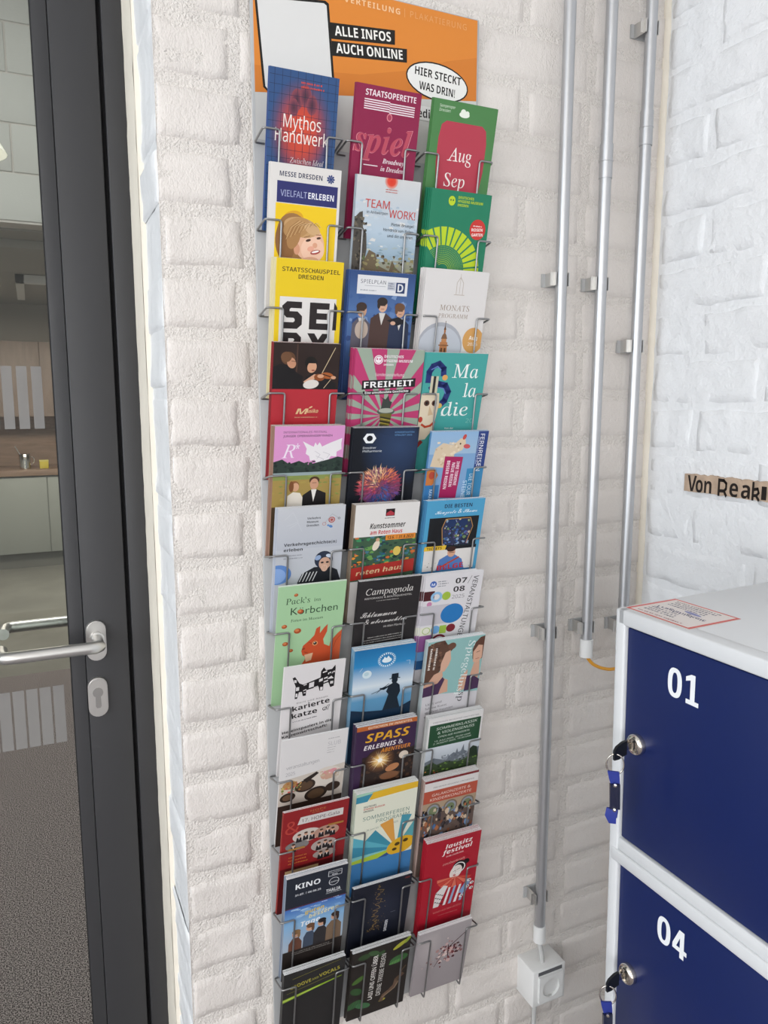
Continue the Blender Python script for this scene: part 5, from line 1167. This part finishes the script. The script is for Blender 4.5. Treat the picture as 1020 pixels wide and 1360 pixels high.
def c11(A, Y):
    A.rect(0, 0, 100, Y, '#a81a2c')
    A.text('lausitz', 35, 22, 50, 9, '#f0e4e2', .02, .1, -4); A.text('festival', 30, 34, 56, 9, '#f0e4e2', .02, .1, -4); A.text('24.08.–14.09.2025', 38, 41, 32, 3, '#e6c8c6', .01, 0, -4); A.text('zauberkraft', 33, 58, 42, 4.5, '#e0a8a0', -.01, .3, -4)
    A.ell(66, 70, 13, 14, '#171314', -20); A.ell(78, 62, 6, 5.5, '#171314'); A.ell(60, 80, 11, 15, '#e3d6cf', 18); A.ring(65, 72, 12, 2, '#e6e0de'); A.line([(55, 78), (60, 77)], .8, '#2a1c1e'); A.line([(62, 76), (67, 74)], .8, '#2a1c1e'); A.ell(58, 87, 3, 1.4, '#b02a34', 14); A.line([(60, 79), (58, 84)], .6, '#8a7a76')
    for k in range(8):
        t = math.radians(20 + k * 21); A.poly([(60, 90), (60 + 34 * math.cos(t), 90 + 24 * math.sin(t)), (60 + 34 * math.cos(t + .3), 90 + 24 * math.sin(t + .3))], ('#c9493a', '#d8705a')[k % 2])
    A.poly([(26, 118), (40, 104), (48, 108), (34, 150), (24, 150)], '#dcd6d4'); A.polys([[(26 + (i % 4) * 4, 118 + i * 2.4), (29 + (i % 4) * 4, 118 + i * 2.4), (29 + (i % 4) * 4, 120 + i * 2.4), (26 + (i % 4) * 4, 120 + i * 2.4)] for i in range(12)], '#1d1a1c')
    for k in range(4): A.poly([(42 + k * 10, 150), (50 + k * 10, 112), (54 + k * 10, 112), (47 + k * 10, 150)], ('#e0dcdc', '#8fa5c4')[k % 2])
    A.poly([(70, 132), (84, 104), (92, 106), (84, 134)], '#7f9cc4')
    for x, y in ((88, 108), (94, 116), (86, 122), (94, 128), (76, 140)): A.ell(x, y, 4, 3, '#e6e2e0', -20); A.ell(x + 1, y, 1.6, 1.4, '#1d1a1c')
    A.text('KUNST AUS DER LAUSITZ', 26, 164, 52, 3.4, '#d88a84', .004, 0, -3); A.micro(36, 172, 36, 1.6, '#c97a76', 1, seed=3)
def a12(A, Y):
    A.rect(0, 0, 100, Y, '#282727'); A.line([(14, 14), (92, 4)], .6, '#8f8a3a'); A.text('GROOVE', 11, 35, 34, 7, '#a8a03a', .02, 0, -7); A.text('AND', 46, 30, 11, 4.6, '#8f8a3a', .02, 0, -7); A.text('VOCALS', 58, 28, 34, 7, '#a8a03a', .02, 0, -7)
    A.line([(6, 42), (94, 29)], .6, '#8f8a3a'); A.poly([(0, 52), (60, 43), (96, 38.5), (96, 40), (60, 47), (0, 59)], '#86a52f'); A.poly([(0, 54), (60, 44.6), (60, 45.8), (0, 56.5)], '#b6cc5a')
def b12(A, Y):
    A.rect(0, 0, 100, Y, '#2a2522')
    for x, y, rx, ry, ro, c in ((82, 12, 14, 4, -30, '#a8a83a'), (94, 6, 8, 3, -50, '#8a9a3a'), (36, 12, 10, 5, 20, '#3f5a38'), (48, 18, 9, 4, -30, '#35502f'), (82, 42, 16, 8, -10, '#3f6a3c'), (78, 46, 13, 3, -10, '#5a8a4c'), (14, 60, 12, 5, -30, '#4a6a30'), (12, 84, 11, 7, 30, '#33522f'), (10, 112, 14, 7, -20, '#3a5f3a'), (26, 120, 14, 6, 20, '#44704a'), (60, 122, 6, 2.4, -10, '#a8a03a'), (20, 14, 10, 6, 0, '#33482c')): A.ell(x, y, rx, ry, c, ro)
    for k in range(5): A.line([(68 + k * 5, 50 - k), (72 + k * 5, 36 - k)], .5, '#2f4f2c'); A.line([(2 + k * 5, 120), (8 + k * 5, 104)], .5, '#27422a')
    A.line([(58, 122), (62, 112), (72, 106), (80, 98), (82, 86), (92, 78)], 7, '#6a5444'); A.line([(60, 116), (70, 110), (80, 104), (86, 92)], 2, '#8f7a64'); A.line([(84, 90), (90, 70), (96, 62)], 3, '#5a4a3a')
    A.text('LASS UNS OFFEN ÜBER', 41, 112, 94, 7.6, '#e6e2dc', .008, 0, -88); A.text('DEINE TRIEBE REDEN', 55, 108, 88, 7.6, '#e6e2dc', .008, 0, -88)
def c12(A, Y):
    A.grad(0, 0, 100, Y, '#a8a0a2', '#9c9496'); A.radial(24, 30, 22, 50, [(0, '#bab2b2'), (1, '#a59d9f')])
    A.line([(44, 62), (62, 50), (92, 26)], 1.6, '#4a2a2c'); A.gspeck(70, 62, 60, 12, 11, ['#5a2a30', '#7a3a40', '#c9a8a4', '#8a5a58', '#d8c4be', '#4a2428', '#b08a86'], 1.5, 5.5, 4); A.line([(38, 86), (52, 60)], 1, '#5a3a38'); A.line([(60, 44), (62, 70)], 1.6, '#4a2024'); A.gspeck(14, 30, 70, 7, 7, ['#b5a4a2', '#8f7a78'], 1, 4, 8)

L = leaf
L('a1', .314, .413, .4385, 3, .0022, '#2f4f8c', 'blue leaflet with a red glow', a1)
L('b1', .439, .541, .4390, 3, .0022, '#8a1c45', 'wine red leaflet with pink outlined script', b1)
L('c1', .562, .672, .4380, 4, .0016, '#4b7f49', 'green leaflet with a large red panel reading Aug Sep', c1, fan=.0006)
L('a2', .313, .416, .3195, 6, .0018, '#d9d6d2', 'white and yellow leaflet showing a smiling blonde girl', a2)
L('b2', .440, .542, .3185, 6, .0018, '#aab4bc', 'pale blue landscape leaflet with red TEAM WORK title', b2)
L('c2', .561, .666, .3135, 7, .0014, '#1f7a5a', 'green leaflet with yellow ray fan and red disc', c2, fan=.0011, full=True)
L('a3', .319, .419, .1955, 5, .0020, '#d8cfa8', 'yellow leaflet with big blocky black letters', a3, fan=.0012)
L('b3', .430, .536, .1870, 6, .0016, '#3a568c', 'blue leaflet with three young people in old dress', b3, fan=.0006)
L('c3', .552, .664, .1980, 7, .0014, '#d6d2d0', 'white leaflet with a tower photograph and orange disc', c3, fan=.0006)
L('a4', .312, .412, .0810, 4, .0016, '#8a2a30', 'dark and red leaflet with two musicians and a violin', a4, fan=.0010)
L('b4', .437, .551, .0760, 7, .0014, '#a83a64', 'magenta leaflet with green rays and a torch', b4, fan=.0008, full=True)
L('c4', .553, .664, .0735, 2, .0022, '#459f9a', 'teal leaflet with a puppet in a blue jester cap', c4)
L('a5', .311, .418, -.0360, 5, .0016, '#9a7a6a', 'pink leaflet with a white bat above a couple', a5, fan=.0008)
L('b5', .433, .542, -.0400, 6, .0014, '#161a24', 'navy leaflet with a rainbow fur ball', b5, fan=.0006)
L('c5', .564, .669, -.0480, 4, .0016, '#4f86b4', 'blue travel leaflet with an alpaca and sideways lettering', c5)
L('a6', .313, .418, -.1535, 5, .0016, '#b8bcc6', 'pale grey leaflet with a helmeted person at the bottom', a6, fan=.0008)
L('b6', .435, .544, -.1560, 6, .0016, '#8a7a6a', 'white topped leaflet with a colourful painting', b6, fan=.0007)
L('c6', .557, .664, -.1565, 5, .0016, '#4a8ab4', 'light blue leaflet with a mosaic picture on black', c6, fan=.0008)
L('a7', .310, .417, -.2685, 2, .0014, '#bcd6b4', 'pale green leaflet with a red squirrel and hazelnuts', a7)
L('b7', .439, .547, -.2740, 3, .0018, '#2b2829', 'black leaflet with thin white handwritten lettering', b7)
L('c7', .556, .664, -.2775, 5, .0018, '#cfccd2', 'white leaflet covered in coloured dots and rings', c7, fan=.0030, full=True)
L('a8', .317, .415, -.3915, 2, .0010, '#dcd8d8', 'white leaflet with a black and white checkered cat', a8)
L('b8', .432, .539, -.3845, 8, .0016, '#7fa5bf', 'blue leaflet with a fiddler silhouette', b8)
L('c8', .561, .669, -.3880, 6, .0016, '#b8c4c6', 'turquoise leaflet with two dark haired women', c8)
L('a9', .311, .418, -.5055, 3, .0012, '#d9d6d5', 'white leaflet with faint grey writing above dark cups', a9)
L('b9', .436, .543, -.5115, 9, .0018, '#4a3a54', 'dark purple leaflet with gold letters and a sparkler', b9)
L('c9', .566, .672, -.5230, 10, .0018, '#c4c4c2', 'dark green leaflet with a castle skyline below', c9)
L('a10', .311, .419, -.6215, 3, .0014, '#9a3a34', 'dark red leaflet with groups of performers in suits', a10)
L('b10', .434, .545, -.6240, 8, .0018, '#c9d0c0', 'cream leaflet with a fan of coloured wedges', b10)
L('c10', .559, .664, -.6305, 10, .0018, '#b09a92', 'brick red leaflet with an orchestra under arches', c10)
L('a11', .314, .417, -.7345, 6, .0016, '#8a94a4', 'navy cinema leaflet with four friends', a11)
L('b11', .431, .539, -.7930, 2, .0030, '#20232e', 'near black card with a thin jagged gold line', b11)
L('c11', .563, .671, -.7435, 10, .0018, '#a81a2c', 'bright red leaflet with a white faced clown', c11)
L('a12', .310, .416, -.9065, 4, .0024, '#2c2b2b', 'black card with a lime green diagonal stripe', a12)
L('b12', .429, .538, -.9100, 4, .0024, '#2c2723', 'black card with green leaves and upright white lettering', b12)
L('c12', .554, .661, -.9170, 3, .0024, '#a8a0a2', 'grey pink card with withered dark red roses', c12)
